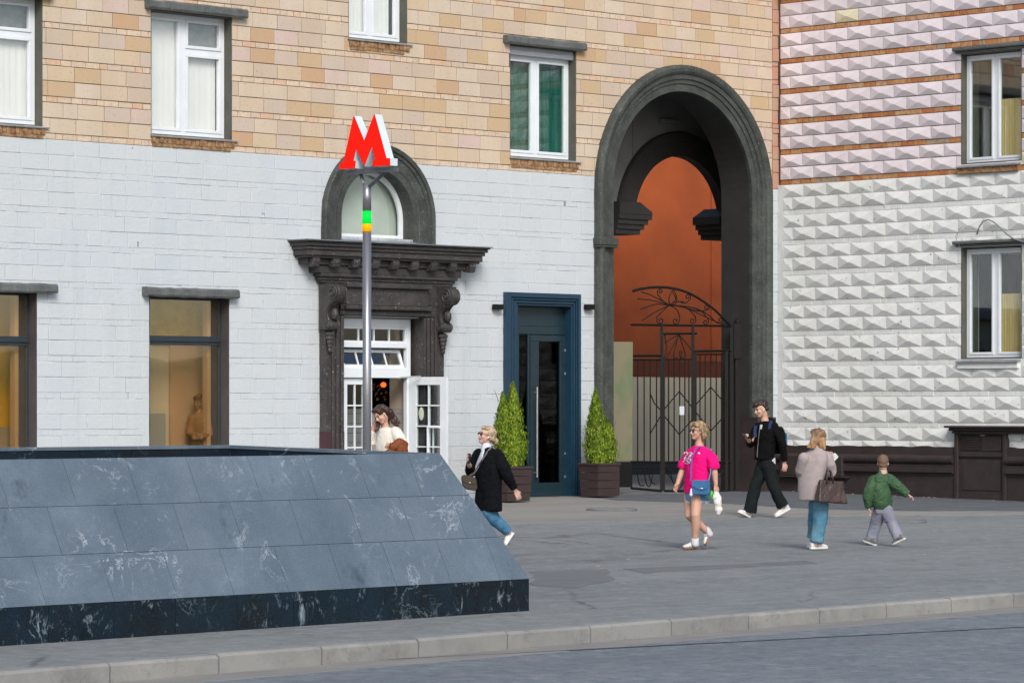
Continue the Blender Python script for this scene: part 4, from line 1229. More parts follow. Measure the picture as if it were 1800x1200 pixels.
# plinth with torus moulding
P1 = UR(1683)
def plinth_run(u0, u1, name='plinth'):
    mb = MB()
    def rv(py): return RP(1500, py)[1]
    pr = [(-.4, rv(783)), (.072, rv(783)), (.072, rv(797))]
    c = rv(805); r = .075
    for i in range(7): t = R_(90 - 30 * i); pr.append((.11 + r * math.cos(t), c + r * math.sin(t)))
    pr += [(.13, rv(814)), (.13, rv(819)), (.16, rv(820)), (.16, rv(827)), (.11, rv(829)), (.09, rv(834)), (.09, -.5), (-.4, -.5)]
    n = max(2, int((u1 - u0) / .12)); vs = []
    for i in range(n + 1):
        u = u0 + (u1 - u0) * i / n
        for j, (a, b) in enumerate(pr):
            if j in (0, 1): b = b + noise.noise((u * 3.3, 0, 0)) * .03 + noise.noise((u * 11, 5, 0)) * .012
            vs.append(RF(u, b, a))
    k_ = len(pr)
    fs = [(i * k_ + j, i * k_ + (j + 1) % k_, (i + 1) * k_ + (j + 1) % k_, (i + 1) * k_ + j) for i in range(n) for j in range(k_)]
    fs += [list(range(k_)), [n * k_ + j for j in range(k_)][::-1]]
    mb.add(vs, fs)
    # break forward of the first bay
    return mb.build(name, M['plinth'], wing)
plinth_run(.0, P1)
mb = MB()
mb.box(RF, .2, UR(1492), RP(1450, 836)[1], RP(1450, 800)[1], .0, .19)
mb.box(RF, .2, UR(1500), RP(1450, 836)[1] - .03, RP(1450, 836)[1], .0, .21)
bevel(mb.build('plinth_block', M['plinth'], wing), .03)
P2 = UR(1772)
plinth_run(UR(1776), UE, 'plinth')
# basement hatch: hood, jambs, louvre, two panels
mb = MB()
def hv(py): return RP(1735, py)[1]
h0, h1 = UR(1686), UR(1773)
mb.box(RF, h0 - .02, h0 + .06, -.5, hv(757), -.3, .12)
mb.box(RF, h1 - .05, h1 + .03, -.5, hv(757), -.3, .12)
mb.box(RF, h0 + .06, h1 - .05, hv(803), hv(795), -.3, .10)
mb.box(RF, h0 + .06, h1 - .05, hv(764), hv(757), -.3, .13)
mb.box(RF, h0 + .06, h1 - .05, -.5, hv(764), -.3, .06)
for (a, b, o) in ((748, 752, .26), (752, 757, .20), (757, 762, .155)):
    mb.box(RF, UR(1662, .2) + (.26 - o), UE, hv(b), hv(a), -.1, o)
hatch = bevel(mb.build('basement_hatch', M['plinth'], wing), .012)
q = MB(); hm = (h0 + h1) / 2
for i in range(5):
    y = hv(790) + i * (hv(768) - hv(790)) / 5; q.box(RF, h0 + .12, hm - .02, y, y + .025, .06, .085)
q.build('louvre', M['plinth'], hatch)
q = MB(); q.box(RF, h0 + .13, h1 - .12, 0.1, hv(808), .06, .075); q.box(RF, hm + .02, h1 - .1, hv(792), hv(767), .06, .075); q.build('hatch_door', M['plinth'], hatch)

def wing_window(h, top, sl):
    u0, u1, v0, v1 = h
    o, panes = casement(RF, wing, (u0 + .03, u1 - .005, v0 + .02, v1 - .03), -.17, [0, .50, 1], M['pvc'], M['glass'], fw=.05, sash=.045, dep=.06, mull=.09)
    reveal_liner(RF, h, -.45, .012, .02).build('reveal', M['reveal'], o)
    mb = MB(); lo, hi = top
    mb.box(RF, u0 - .12, u1 + .3, lo, hi, -.02, .13); mb.box(RF, u0 - .09, u1 + .3, lo - .04, lo, -.02, .08)
    bevel(mb.build('hood', M['lintel'], o), .02)
    mb = MB(); vs = [RF(u, v0 + b, a) for u in (u0 - .05, u1 - .02) for a, b in ((-.16, .03), (.12, -.05), (.12, -.07), (-.16, 0))]
    mb.add(vs, [(0, 1, 2, 3), (7, 6, 5, 4)] + [(j, (j + 1) % 4, (j + 1) % 4 + 4, j + 4) for j in range(4)]); mb.build('sill', M['sheet'], o)
    mb = MB(); mb.box(RF, u0 - .03, u1 - .05, v0 - .17, v0 - .06, -.02, .08); mb.build('sill_course', sl, o)
    q = MB(); q.box(RF, u0 - .4, u1 + .6, v0 - .4, v1 + .4, -1.9, -1.85); q.box(RF, u0 - .5, u0 - .4, v0 - .4, v1 + .4, -1.9, -.52); q.box(RF, u1 + .5, u1 + .6, v0 - .4, v1 + .4, -1.9, -.52)
    q.build('room_wall', M['room_dark'], o)
    a = u0 + (u1 - u0) * .38
    wavy(RF, a, u1 - .18, v0 + .05, v0 + (v1 - v0) * .58, -.30, .012).build('curtain', M['yellow_curtain'], o)
    return o
wing_window(RW1, (RP(1735, 87)[1], RP(1735, 80)[1]), M['brick_dark'])
o = wing_window(RW2, (RP(1735, 428)[1], RP(1735, 422)[1]), M['whited'])
q = MB(); pts = [(1717, 412), (1722, 400), (1729, 389), (1737, 386), (1746, 390), (1757, 400), (1770, 412), (1783, 420), (1800, 425), (1860, 424)]
q.tube([RF(*RP(x, y, .13), .13 + .02 * math.sin(i)) for i, (x, y) in enumerate(pts)], .014, 6); q.build('cable', M['sheet'], wing, smooth=True)
q = MB(); pts = [(1695, 395), (1686, 404), (1680, 416), (1683, 425), (1687, 432)]
q.tube([RF(*RP(x, y, .11), .11) for x, y in pts], .007, 6); q.build('cable', M['sheet'], wing, smooth=True)
# ------------------------------------------------------------------ granite parapet of the underpass
G0 = GP(930, 1073); G1 = GP(0, 1135)
GE = (G0 - G1); GE.z = 0; GE.normalize(); GN = Vector((-GE.y, GE.x, 0))
gzb = G0.z
def GF(a, b, z): return Vector((G0.x + GE.x * a + GN.x * b, G0.y + GE.y * a + GN.y * b, gzb + z))
dG = depth(G0)
HP = (1073 - 1017) * dG / FPX
# sloping top: solve the offset so that the top right corner falls where the photo shows it
best = None
for i in range(60):
    for j in range(60):
        t = .2 + i * .015; z = .9 + j * .015
        p = GF(-t, t, z); d = depth(p); x = 900 + (p - CAM).dot(RV) / d * FPX; y = HOR - (p.z - CAM.z) / d * FPX
        e = (x - 770) ** 2 + (y - 795) ** 2
        if best is None or e < best[0]: best = (e, t, z)
_, TS, ZT = best
# far inner corner of the stair well
r = ray(405, 782); TK = .10
n_ = GE; p0 = GF(-TS - TK, 0, 0)
tt_ = (p0 - CAM).dot(n_) / r.dot(n_); pf = CAM + r * tt_
BFAR = (pf - G0).dot(GN); ZF = pf.z - gzb
print('pit', TS, ZT, BFAR, ZF, dG)
LEN = -11.5
par = thing('granite_parapet', GF(0, 0, 0), 'sloping blue-grey granite parapet with black base round the underpass stairs', 'parapet')
random.seed(12)
g = .0045
# black base course, two rows of slabs
mb = MB(); a = 0.0
first = True
while a > LEN:
    L = random.uniform(.60, .70) if not first else .30
    first = False
    o = random.uniform(-.002, .003)
    if random.random() < .55:
        mb.box(GF, a - L + g / 2, a - g / 2, -.45, HP - .003, -.0 - o, .06)
    else:
        mb.box(GF, a - L + g / 2, a - g / 2, HP * .52, HP - .003, -.0 - o, .06) if False else mb.box(GF, a - L + g / 2, a - g / 2, -.45, HP - .003, -o, .06)
    a -= L
# GF takes (a, b, z): boxes above were written (a, z, b) so rebuild with a swapped frame
def GS(a, z, b): return GF(a, b, z)
mb = MB(); a = 0.0; first = True
while a > LEN:
    L = .30 if first else random.uniform(.60, .70); first = False
    o = random.uniform(-.002, .002)
    mb.box(GS, a - L + g / 2, a - g / 2, -.5, HP, o, .06)
    a -= L
def GR_(b_, z, a_): return GF(-a_, b_, z)
b = .0
while b < BFAR + TS + .1:
    L = .62; mb.box(GR_, b + g / 2, min(b + L, BFAR + TS + .1) - g / 2, -.5, HP, .001, .055) if b > 0 else mb.box(GR_, .062, b + L - g / 2, -.5, HP, .001, .055)
    b += L
mb.build('base_course', M['granite_dark'], par)
# sloping slabs: three rows, hipped at the right
mb = MB()
def slope_quad(fr, a0, a1, s0, s1, hip):
    def pt(a, s, w): 
        a = min(a, -TS * s + hip) if fr is GS else a
        return a
    T = Vector((TS, ZT - HP)); T.normalize(); nz = (-T.y, T.x)       # (b,z) outward normal
    def P(a, s, d): return GF(a, TS * s + nz[0] * d * 1.0, HP + (ZT - HP) * s + nz[1] * d)
    q = [(a0, s0), (min(a1, -TS * s0), s0), (min(a1, -TS * s1), s1), (min(a0, -TS * s1), s1)]
    if q[1][0] - q[0][0] < .01 and q[2][0] - q[3][0] < .01: return
    vs = [P(a, s, -.03) for a, s in q] + [P(a, s, .004) for a, s in q]
    mb.add(vs, [(3, 2, 1, 0), (4, 5, 6, 7), (0, 1, 5, 4), (1, 2, 6, 5), (2, 3, 7, 6), (3, 0, 4, 7)])
for rrow in range(3):
    s0, s1 = rrow / 3 + .0016, (rrow + 1) / 3 - .0016
    a = [-.38, -.62, -.30][rrow]; prev = 0.02
    while prev > LEN:
        slope_quad(GS, max(a, LEN) + g / 2, prev - g / 2 if prev < 0 else .0, s0, s1, 0)
        prev = a; a -= random.uniform(.62, .70)
# right-hand slope (same construction turned round the corner) and solid core
T = Vector((TS, ZT - HP)).normalized()
BO = BFAR + TS + TK
for rrow in range(3):
    s0, s1 = rrow / 3 + .0016, (rrow + 1) / 3 - .0016
    b = 0
    while b < BO:
        b1 = b + .66
        q = [(max(b, TS * s0), s0), (min(b1, BO - TS * s0), s0), (min(b1, BO - TS * s1), s1), (max(b, TS * s1), s1)]
        if q[1][0] > q[0][0]:
            vs = [GF(-TS * s + T.y * d, bb, HP + (ZT - HP) * s + T.x * d) for d in (-.03, .004) for bb, s in q]
            mb.add(vs, [(0, 1, 2, 3), (7, 6, 5, 4), (0, 4, 5, 1), (1, 5, 6, 2), (2, 6, 7, 3), (3, 7, 4, 0)])
        b = b1
mb.build('sloping_slab', M['granite'], par)
mb = MB()
# core of front, right and far walls with the black inner faces and coping
mb.rings
def wedge(pts0, pts1):
    n = len(pts0); mb.add(list(pts0) + list(pts1), [list(range(n)), list(range(2 * n - 1, n - 1, -1))] + [(i, (i + 1) % n, (i + 1) % n + n, i + n) for i in range(n)])
wedge([GF(LEN, .03, -.5), GF(LEN, .03, HP - .02), GF(LEN, TS + .01, ZT - .03), GF(LEN, TS + TK, ZT - .004), GF(LEN, TS + TK, -.5)],
      [GF(-.03, .03, -.5), GF(-.03, .03, HP - .02), GF(-TS - .01, TS + .01, ZT - .03), GF(-TS - .01, TS + TK, ZT - .004), GF(-.03, TS + TK, -.5)])
mb.build('core', M['granite_inner'], par)
mb = MB()
def tiles_wall(p, q, zt0, zt1, nrm, th):
    d = (q - p); L = d.length; d.normalize(); t = 0
    while t < L:
        t1 = min(t + .62, L); z0 = zt0 + (zt1 - zt0) * t / L; z1 = zt0 + (zt1 - zt0) * t1 / L
        A_, B_ = p + d * (t + .003), p + d * (t1 - .003)
        vs = [A_ - Z * 2.2, B_ - Z * 2.2, Vector((B_.x, B_.y, gzb + z1 - .03)), Vector((A_.x, A_.y, gzb + z0 - .03))]
        vs += [v - nrm * th for v in vs]
        mb.add(vs, [(0, 1, 2, 3), (7, 6, 5, 4), (0, 4, 5, 1), (1, 5, 6, 2), (2, 6, 7, 3), (3, 7, 4, 0)])
        t = t1
tiles_wall(GF(-TS - TK, TS + TK, 0), GF(-TS - TK, BFAR, 0), ZT, ZF, -GE, TK)
tiles_wall(GF(-TS - TK, BFAR, 0), GF(LEN, BFAR, 0), ZF, ZF, -GN, TK)
mb.build('inner_lining', M['granite_inner'], par)
mb = MB()
wedge([GF(-TS - TK - .01, TS, ZT - .03), GF(-TS - TK - .01, TS, ZT), GF(-TS + .0, TS, ZT), GF(-TS + .0, TS, ZT - .03)],
      [GF(-TS - TK - .01, BFAR + TK, ZF - .03), GF(-TS - TK - .01, BFAR + TK, ZF), GF(-TS, BFAR + TK, ZF), GF(-TS, BFAR + TK, ZF - .03)])
wedge([GF(-TS - TK - .012, BFAR - .01, ZF - .03), GF(-TS - TK - .012, BFAR - .01, ZF), GF(-TS - TK - .012, BFAR + TK, ZF), GF(-TS - TK - .012, BFAR + TK, ZF - .03)],
      [GF(LEN, BFAR - .01, ZF - .03), GF(LEN, BFAR - .01, ZF), GF(LEN, BFAR + TK, ZF), GF(LEN, BFAR + TK, ZF - .03)])
mb.build('coping', M['granite'], par)
mb = MB()          # right and far cores, outside faces plain
wedge([GF(-.03, .06, -.5), GF(-.03, .06, HP - .02), GF(-TS, TS, ZT - .03), GF(-TS - TK + .01, TS, ZT - .03), GF(-TS - TK + .01, TS, -.5)],
      [GF(-.03, BO, -.5), GF(-.03, BO, HP - .02), GF(-TS, BO - TS, ZF - .03), GF(-TS - TK + .01, BO - TS, ZF - .03), GF(-TS - TK + .01, BO, -.5)])
wedge([GF(-.1, BO, -.5), GF(-.1, BO, HP), GF(-TS, BO - TS, ZF - .03), GF(-TS, BFAR + .02, ZF - .03), GF(-.1, BFAR + .02, -.5)],
      [GF(LEN, BO, -.5), GF(LEN, BO, HP), GF(LEN, BO - TS, ZF - .03), GF(LEN, BFAR + .02, ZF - .03), GF(LEN, BFAR + .02, -.5)])
mb.build('rear_core', M['granite'], par)

# ------------------------------------------------------------------ metro sign
DS = 40.0
pb = at_depth(645, 790, DS); pb.z = gz(pb.y)
sign = thing('metro_sign', pb, 'tall grey pole topped by a large red letter M with green and amber bands', 'sign')
def zpx(py): return CAM.z + (HOR - py) / FPX * DS
def cyl(z0, z1, r, name, m, n=24):
    q = MB(); q.tube([(pb.x, pb.y, z0), (pb.x, pb.y, z1)], r, n)
    o = q.build(name, m, sign)
    for p in o.data.polygons: p.use_smooth = len(p.vertices) == 4
    return o
rp = 7.6 * DS / FPX
cyl(pb.z, zpx(407), rp, 'pole', M['alu']); cyl(zpx(371.5), zpx(322), rp, 'pole', M['alu'])
cyl(zpx(394), zpx(371.5), rp + .003, 'green_band', M['lit_green']); cyl(zpx(407), zpx(394), rp + .004, 'amber_band', M['lit_amber'])
q = MB(); q.tube([(pb.x, pb.y, pb.z), (pb.x, pb.y, pb.z + .03)], .18, 20)
for i in range(4): a = math.pi / 4 + i * math.pi / 2; q.tube([(pb.x + .14 * math.cos(a), pb.y + .14 * math.sin(a), pb.z + .03), (pb.x + .14 * math.cos(a), pb.y + .14 * math.sin(a), pb.z + .055)], .016, 6)
q.build('base_plate', M['alu_dark'], sign)
# the letter stands in the plane x = const through the pole, front to -x
MX = pb.x - .11; MT = .112
def mp(px, py):
    r = ray(px, py); t = (MX - CAM.x) / r.x; p = CAM + r * t
    return (-p.y, p.z)
MZ = [(428, 612), (435, 560), (462, 555), (541, 195), (546, 195), (625, 385), (702, 182), (707, 182), (800, 525), (828, 525), (828, 582), (690, 590), (692, 537), (706, 533), (686, 435), (625, 590), (563, 455), (542, 545), (560, 545), (555, 605)]
poly = [mp(500 + x / 4.4445, 160 + y / 4.4445) for x, y in MZ]
def XF(u, v, w): return Vector((MX - w, -u, v))
q = MB(); q.prism(XF, poly, -MT, 0)
letter = q.build('letter', M['sign_side'], sign)
bm = bmesh.new()
vs = [bm.verts.new(XF(u, v, .004) - Vector(pb)) for u, v in poly]
fc = bm.faces.new(vs)
bmesh.ops.recalc_face_normals(bm, faces=[fc])
res = bmesh.ops.inset_region(bm, faces=[fc], thickness=.0085, use_even_offset=True)
for f in bm.faces: f.material_index = 1
fc.material_index = 0
me = bpy.data.meshes.new('letter_face'); bm.to_mesh(me); bm.free()
me.materials.append(M['sign_red']); me.materials.append(M['sign_rim'])
o = bpy.data.objects.new('letter_face', me); COL.objects.link(o); o.parent = letter; ORIG[o.name] = Vector(pb)
q = MB()
cpole = -pb.y
z0 = mp(645, 297)[1]
for sgn, x in ((-1, 621), (1, 667)):
    uu = mp(x, 300)[0]
    pts = [Vector((pb.x, -cpole - 0 + 0, zpx(327)))]
    p0 = Vector((pb.x, pb.y - sgn * .03, zpx(329))); p1 = Vector((pb.x, -uu, zpx(303)))
    q.tube([p0 - Z * .03, p0, p1, p1 - Vector((0, sgn * .10, -.01))], .03, 4)
bevel(q.build('bracket', M['alu_dark'], sign), .006)
q = MB(); u0_, u1_ = mp(601, 300)[0], mp(690, 300)[0]
q.box(XF, u0_ + .04, u1_ + .02, mp(645, 302)[1] - .015, mp(645, 297.5)[1], -.085, -.035); q.build('base_rail', M['alu_dark'], sign)

# ------------------------------------------------------------------ wrought iron gate
GW = -.34
def gp(cx, cy, dw=0):
    px, py = 1090 + cx / 3.075, 490 + cy / 3.075
    u, v = LP(px, py, GW + dw); return LF(u, v, GW + dw)
gate = thing('iron_gate', gp(330, 1150), 'black wrought iron gate with arched scrollwork top and diamond bars inside the tall arch', 'gate')
def bar(pts, r=.012, name='bar', n=6):
    q = MB(); q.tube([gp(*p) for p in pts], r, n); return q.build(name, M['black'], gate)
def sq(pts, r, name):
    q = MB(); q.tube([gp(*p) for p in pts], r * 1.3, 4); return q.build(name, M['black'], gate)
sq([(225, 250), (225, 1145)], .032, 'post'); sq([(237, 420), (237, 1145)], .02, 'post')
sq([(393, 250), (393, 1145)], .030, 'post'); sq([(408, 390), (408, 1145)], .022, 'post')
sq([(603, 250), (603, 1150)], .035, 'post'); sq([(575, 390), (575, 1145)], .03, 'post')
sq([(634, 240), (634, 430)], .07, 'hinge_post'); sq([(632, 430), (632, 1150)], .035, 'hinge_post')
q = MB(); q.ellipsoid(gp(634, 233), Vector((.06, 0, 0)), Vector((0, .06, 0)), Vector((0, 0, .06)), 10, 8); q.build('finial', M['black'], gate)
for y in (300, 410, 770): 
    q = MB(); p = gp(640, y); q.tube([p, p + Vector((.35, .0, 0))], .018, 6); q.build('hinge', M['black'], gate)
for pts, r_ in (([(60, 248), (605, 255)], .020), ([(60, 416), (225, 415)], .022), ([(60, 437), (225, 437)], .016), ([(230, 297), (415, 295)], .02), ([(232, 435), (385, 435)], .014), ([(400, 391), (600, 388)], .022), ([(410, 408), (590, 406)], .016),
               ([(60, 988), (225, 990)], .02), ([(240, 990), (390, 990)], .02), ([(408, 990), (600, 990)], .02), ([(60, 1130), (225, 1145)], .022), ([(240, 1145), (600, 1148)], .022), ([(60, 1020), (600, 1022)], .012)):
    bar(pts, r_, 'rail', 4)
bar([(70, 66), (110, 55), (155, 48), (200, 45), (245, 46), (290, 52), (335, 63), (375, 78), (415, 99), (450, 122), (490, 150), (520, 175), (560, 215), (600, 258)], .024, 'arch_bar', 6)
for x in (95, 130, 163, 197): bar([(x, 440), (x, 988)])
for x in (262, 292, 322, 350, 372): bar([(x, 437), (x, 988)])
for x in (432, 460, 490, 520, 548): bar([(x, 410), (x, 988)])
for pts in ([(320, 608), (240, 702)], [(320, 608), (388, 692)], [(320, 840), (240, 742)], [(320, 840), (388, 762)], [(490, 585), (408, 682)], [(490, 585), (572, 678)], [(490, 822), (408, 718)], [(490, 822), (572, 730)], [(163, 620), (185, 672), (222, 712)], [(222, 736), (190, 790), (163, 835)]):
    bar(pts, .012, 'diamond_bar')
def curve(pts, n=8):
    """Catmull-Rom through crop points"""
    P = [Vector((*p, 0)) for p in pts]; P = [P[0] * 2 - P[1]] + P + [P[-1] * 2 - P[-2]]; out = []
    for i in range(1, len(P) - 2):
        for j in range(n):
            t = j / n; a, b, c, d = P[i - 1], P[i], P[i + 1], P[i + 2]
            q = .5 * ((2 * b) + (c - a) * t + (2 * a - 5 * b + 4 * c - d) * t * t + (3 * b - a - 3 * c + d) * t ** 3); out.append((q.x, q.y))
    out.append(tuple(pts[-1])); return out
def scroll(pts, c, r0, turn, start, r_=.011):
    pp = curve(pts) if len(pts) > 1 else []
    sp = [(c[0] + r0 * (1 - .75 * i / 18) * math.cos(R_(start + turn * i / 18)), c[1] + r0 * (1 - .75 * i / 18) * math.sin(R_(start + turn * i / 18))) for i in range(19)]
    bar(pp + sp, r_, 'scroll')
ctr = (268, 142)
for pts, c, r0, turn, st_ in (
    ([ctr, (230, 118), (203, 85)], (217, 68), 15, 400, 170), ([ctr, (320, 148), (370, 165), (408, 205)], (392, 225), 18, 400, 0),
    ([ctr, (305, 165), (322, 200)], (300, 228), 20, 400, 0), ([ctr, (360, 150), (430, 168), (474, 215)], (462, 233), 16, 380, 0),
    ([(330, 128), (355, 130), (380, 108)], (366, 98), 16, -400, 20), ([(360, 158), (430, 175), (480, 165)], (466, 155), 15, -400, 20),
    ([ctr, (235, 170), (200, 205)], (218, 225), 20, -400, 180), ([(400, 158), (470, 190), (525, 240)], (540, 222), 14, -400, 100)):
    scroll(pts, c, r0, turn, st_)
for pts in ([ctr, (190, 138), (110, 165)], [ctr, (180, 118), (95, 108)], [ctr, (190, 180), (120, 225)], [ctr, (170, 90), (115, 70)], [ctr, (265, 100), (288, 62), (306, 105), (300, 135), ctr], [ctr, (300, 110), (280, 65)], [(345, 150), (450, 200), (560, 250)], [ctr, (300, 125), (345, 123)]):
    bar(curve(pts), .010, 'scroll')
fc_ = (318, 302)
for pts in ([fc_, (275, 325), (240, 345)], [fc_, (285, 365), (248, 428)], [fc_, (295, 380), (290, 425), (310, 425)], [fc_, (345, 380), (352, 425), (330, 425)], [fc_, (360, 350), (384, 380)], [(326, 430), (320, 395), (334, 398), (326, 430)], [(240, 300), (250, 370), (240, 432)]):
    bar(curve(pts), .010, 'ray_bar')
for pts in ([(245, 1030), (310, 1135)], [(390, 1030), (320, 1135)], [(130, 1030), (140, 1100), (160, 1120), (175, 1060)], [(90, 1040), (105, 1110), (130, 1115)], [(150, 1025), (165, 1090), (190, 1110)], [(415, 1040), (470, 1130)], [(560, 1030), (500, 1130)], [(270, 1030), (285, 1100)]):
    bar(curve(pts), .011, 'scroll')
q = MB(); p = [gp(-60, 340, .05), gp(69, 340, .05), gp(66, 980, .05), gp(-60, 985, .05)]
q.add(p + [v + Vector((0, .03, 0)) for v in p], [(0, 1, 2, 3), (7, 6, 5, 4), (0, 4, 5, 1), (1, 5, 6, 2), (2, 6, 7, 3), (3, 7, 4, 0)]); tag(q.build('sheet_panel', M['board'], gate), 'beige board with green stain')
q = MB(); p = [gp(322, 688, .02), gp(347, 688, .02), gp(347, 735, .02), gp(322, 735, .02)]
q.add(p + [v + Vector((0, .004, 0)) for v in p], [(0, 1, 2, 3), (7, 6, 5, 4), (0, 4, 5, 1), (1, 5, 6, 2), (2, 6, 7, 3), (3, 7, 4, 0)]); q.build('notice', M['paper'], gate)
q = MB(); p = [gp(-60, 988, .04), gp(66, 988, .04), gp(66, 1125, .04), gp(-60, 1125, .04)]
q.add(p + [v + Vector((0, .02, 0)) for v in p], [(0, 1, 2, 3), (7, 6, 5, 4), (0, 4, 5, 1), (1, 5, 6, 2), (2, 6, 7, 3), (3, 7, 4, 0)]); q.build('kick_panel', M['black'], gate)

# ------------------------------------------------------------------ planters and thujas
def planter(corner, lab, w=.56, d=.50, h=.62):
    cx_, cy_ = corner.x, corner.y        # near-left front corner (smallest u, outermost w)
    u0, u1, w0, w1 = cx_, cx_ + w, -cy_ - d, -cy_
    z0 = gz(cy_)
    o = thing('planter', ((u0 + u1) / 2, -(w0 + w1) / 2, z0), lab, 'planter', 'brown slatted planters at the blue door')
    mb = MB(); n = 4
    for i in range(n):
        a = z0 + .03 + (h - .05) * i / n; b = z0 + .03 + (h - .05) * (i + 1) / n - .008; e0 = .035 * i / n; e1 = .035 * (i + .85) / n
        rg = lambda e, z: [LF(u0 - e, z, w1 + e), LF(u1 + e, z, w1 + e), LF(u1 + e, z, w0 - e), LF(u0 - e, z, w0 - e)]
        mb.add(rg(e0, a) + rg(e1, b), [(0, 1, 2, 3), (7, 6, 5, 4), (0, 4, 5, 1), (1, 5, 6, 2), (2, 6, 7, 3), (3, 7, 4, 0)])
    bevel(mb.build('slatted_box', M['planter'], o), .006)
    mb = MB(); e = .05; zt = z0 + h
    for (a, b, c, f) in ((u0 - e, u1 + e, w1 + e - .07, w1 + e), (u0 - e, u1 + e, w0 - e, w0 - e + .07), (u0 - e, u0 - e + .07, w0 - e + .07, w1 + e - .07), (u1 + e - .07, u1 + e, w0 - e + .07, w1 + e - .07)):
        mb.box(LF, a, b, zt - .04, zt, c, f)
    bevel(mb.build('rim', M['planter'], o), .006)
    mb = MB(); mb.box(LF, u0 + .03, u1 - .03, zt - .12, zt - .07, w0 + .03, w1 - .03); mb.build('soil', M['soil'], o)
    return Vector(((u0 + u1) / 2, -(w0 + w1) / 2, zt - .07))

def thuja(base, stems, lab, seed):
    """stems: (dx, dy, height, radius)"""
    rnd = random.Random(seed)
    o = thing('thuja_shrub', base, lab, 'shrub', 'thujas in the planters by the blue door')
    q = MB()
    for dx, dy, h, r in stems:
        q.tube([base + Vector((dx * .3, dy * .3, -.03)), base + Vector((dx, dy, h * .5)), base + Vector((dx, dy, h * .92))], [.022, .014, .004], 7)
    q.build('trunk', M['twig'], o)
    leaf = MB()
    for dx, dy, h, r in stems:
        cnt = int(11500 * h * r / (1.4 * .32))
        for i in range(cnt):
            t = rnd.random() ** .85
            prof = (math.sin(min(1, t * 2.6 + .35) * math.pi / 2)) * (1 - max(0, (t - .22) / .78) ** 1.55)
            an = rnd.uniform(0, 2 * math.pi)
            lump = 1 + .34 * noise.noise(Vector((math.cos(an) * 2.2 + dx * 9, math.sin(an) * 2.2, t * 7 + seed))) + .26 * noise.noise(Vector((math.cos(an) * 5, math.sin(an) * 6, t * 18 + seed)))
            rad = r * prof * lump * (rnd.uniform(.5, 1.0) if rnd.random() < .9 else rnd.uniform(1.0, 1.18))
            c = base + Vector((dx * (.55 + .45 * t) + math.cos(an) * rad, dy * (.55 + .45 * t) + math.sin(an) * rad, .0 + t * h))
            out = Vector((math.cos(an), math.sin(an), 0))
            up = (Z * rnd.uniform(.7, 1.2) + out * rnd.uniform(.1, .7) + Vector((rnd.uniform(-.3, .3), rnd.uniform(-.3, .3), 0))).normalized()
            sd = up.cross(out).normalized(); sd = (sd * rnd.uniform(.6, 1) + out * rnd.uniform(-.6, .6)).normalized()
            L = rnd.uniform(.035, .065) * (1.25 if rnd.random() < .1 else 1); W = rnd.uniform(.007, .014)
            leaf.add([c - up * L * .4, c + sd * W, c + up * L * .25 + sd * W * .8, c + up * L * .7, c + up * L * .25 - sd * W * .8, c - sd * W], [(0, 1, 2, 3, 4, 5)])
    leaf.build('foliage', M['thuja'], o)
    q = MB()
    for i in range(9):
        dx, dy, h, r = rnd.choice(stems); a = rnd.uniform(0, 6.28); t = rnd.uniform(.72, .98)
        p = base + Vector((dx + math.cos(a) * r * .35, dy + math.sin(a) * r * .35, h * t)); d = Vector((math.cos(a) * .35, math.sin(a) * .35, 1)).normalized()
        L = rnd.uniform(.10, .22); q.tube([p, p + d * L * .6, p + d * L + Vector((rnd.uniform(-.04, .04), 0, 0))], [.006, .005, .002], 5)
    q.build('dry_twig', M['twig'], o)

c = GP(893, 884); b1 = planter(c, 'dark brown slatted planter left of the blue door, behind the woman in black', .50, .50, .60)
sc = depth(b1) / FPX
thuja(b1, [(-.13, .0, 1.27, .205), (.06, -.05, 1.43, .235), (.21, .05, 1.10, .19), (.02, -.14, .72, .2)], 'yellow-green thuja with several tips left of the blue door', 3)
c = GP(1052, 875.5); b2 = planter(c, 'dark brown slatted planter between the blue door and the tall arch', .46, .42, .60)
thuja(b2, [(-.09, .0, 1.34, .20), (.17, -.05, .80, .22), (.04, .06, 1.08, .22), (-.16, -.04, .80, .16)], 'yellow-green thuja with one tall tip between blue door and tall arch', 9)

# ------------------------------------------------------------------ small things on the pavement
def manhole(px, py, r, lab):
    p = GP(px, py); p.z += .006
    o = thing('manhole_cover', p, lab, 'manhole cover', 'iron covers in the pavement')
    q = MB(); q.tube([p + Z * .0, p + Z * .012], r, 32); 
    lid = q.build('lid', M['iron'], o)
    q = MB(); q.tube([p + Vector((r * 1.12 * math.cos(t), r * 1.12 * math.sin(t), .0)) for t in [2 * math.pi * i / 36 for i in range(36)]], .035, 6, closed=True); q.build('ring_frame', M['patch'], o)
    q = MB()
    for i in range(-3, 4):
        L = math.sqrt(max(0, r * r * .8 - (i * r / 4) ** 2)); q.box(lambda u, v, w: p + Vector((u, v, w)), -L, L, i * r / 4 - .02, i * r / 4 + .02, .012, .018)
    q.build('ridge', M['iron'], lid)
manhole(1075, 897, .33, 'rusty iron manhole cover in the light asphalt in front of the tall arch')
manhole(1585, 918, .30, 'dark iron cover behind the boy in the green jacket')
random.seed(6); mb = MB()
for i in range(70):
    u = random.uniform(.3, 14); w = .12 + abs(random.gauss(0, .10))
    if random.random() < .2: w = random.uniform(.1, 2.5)
    c = RF(u, gz(-u) + .016, w); a = random.uniform(0, 6.28); s_ = random.uniform(.015, .04)
    d = Vector((math.cos(a), math.sin(a), 0)); e = Vector((-d.y, d.x, .25))
    mb.add([c - d * s_, c - e * s_ * .5, c + d * s_, c + e * s_ * .5], [(0, 1, 2, 3)])
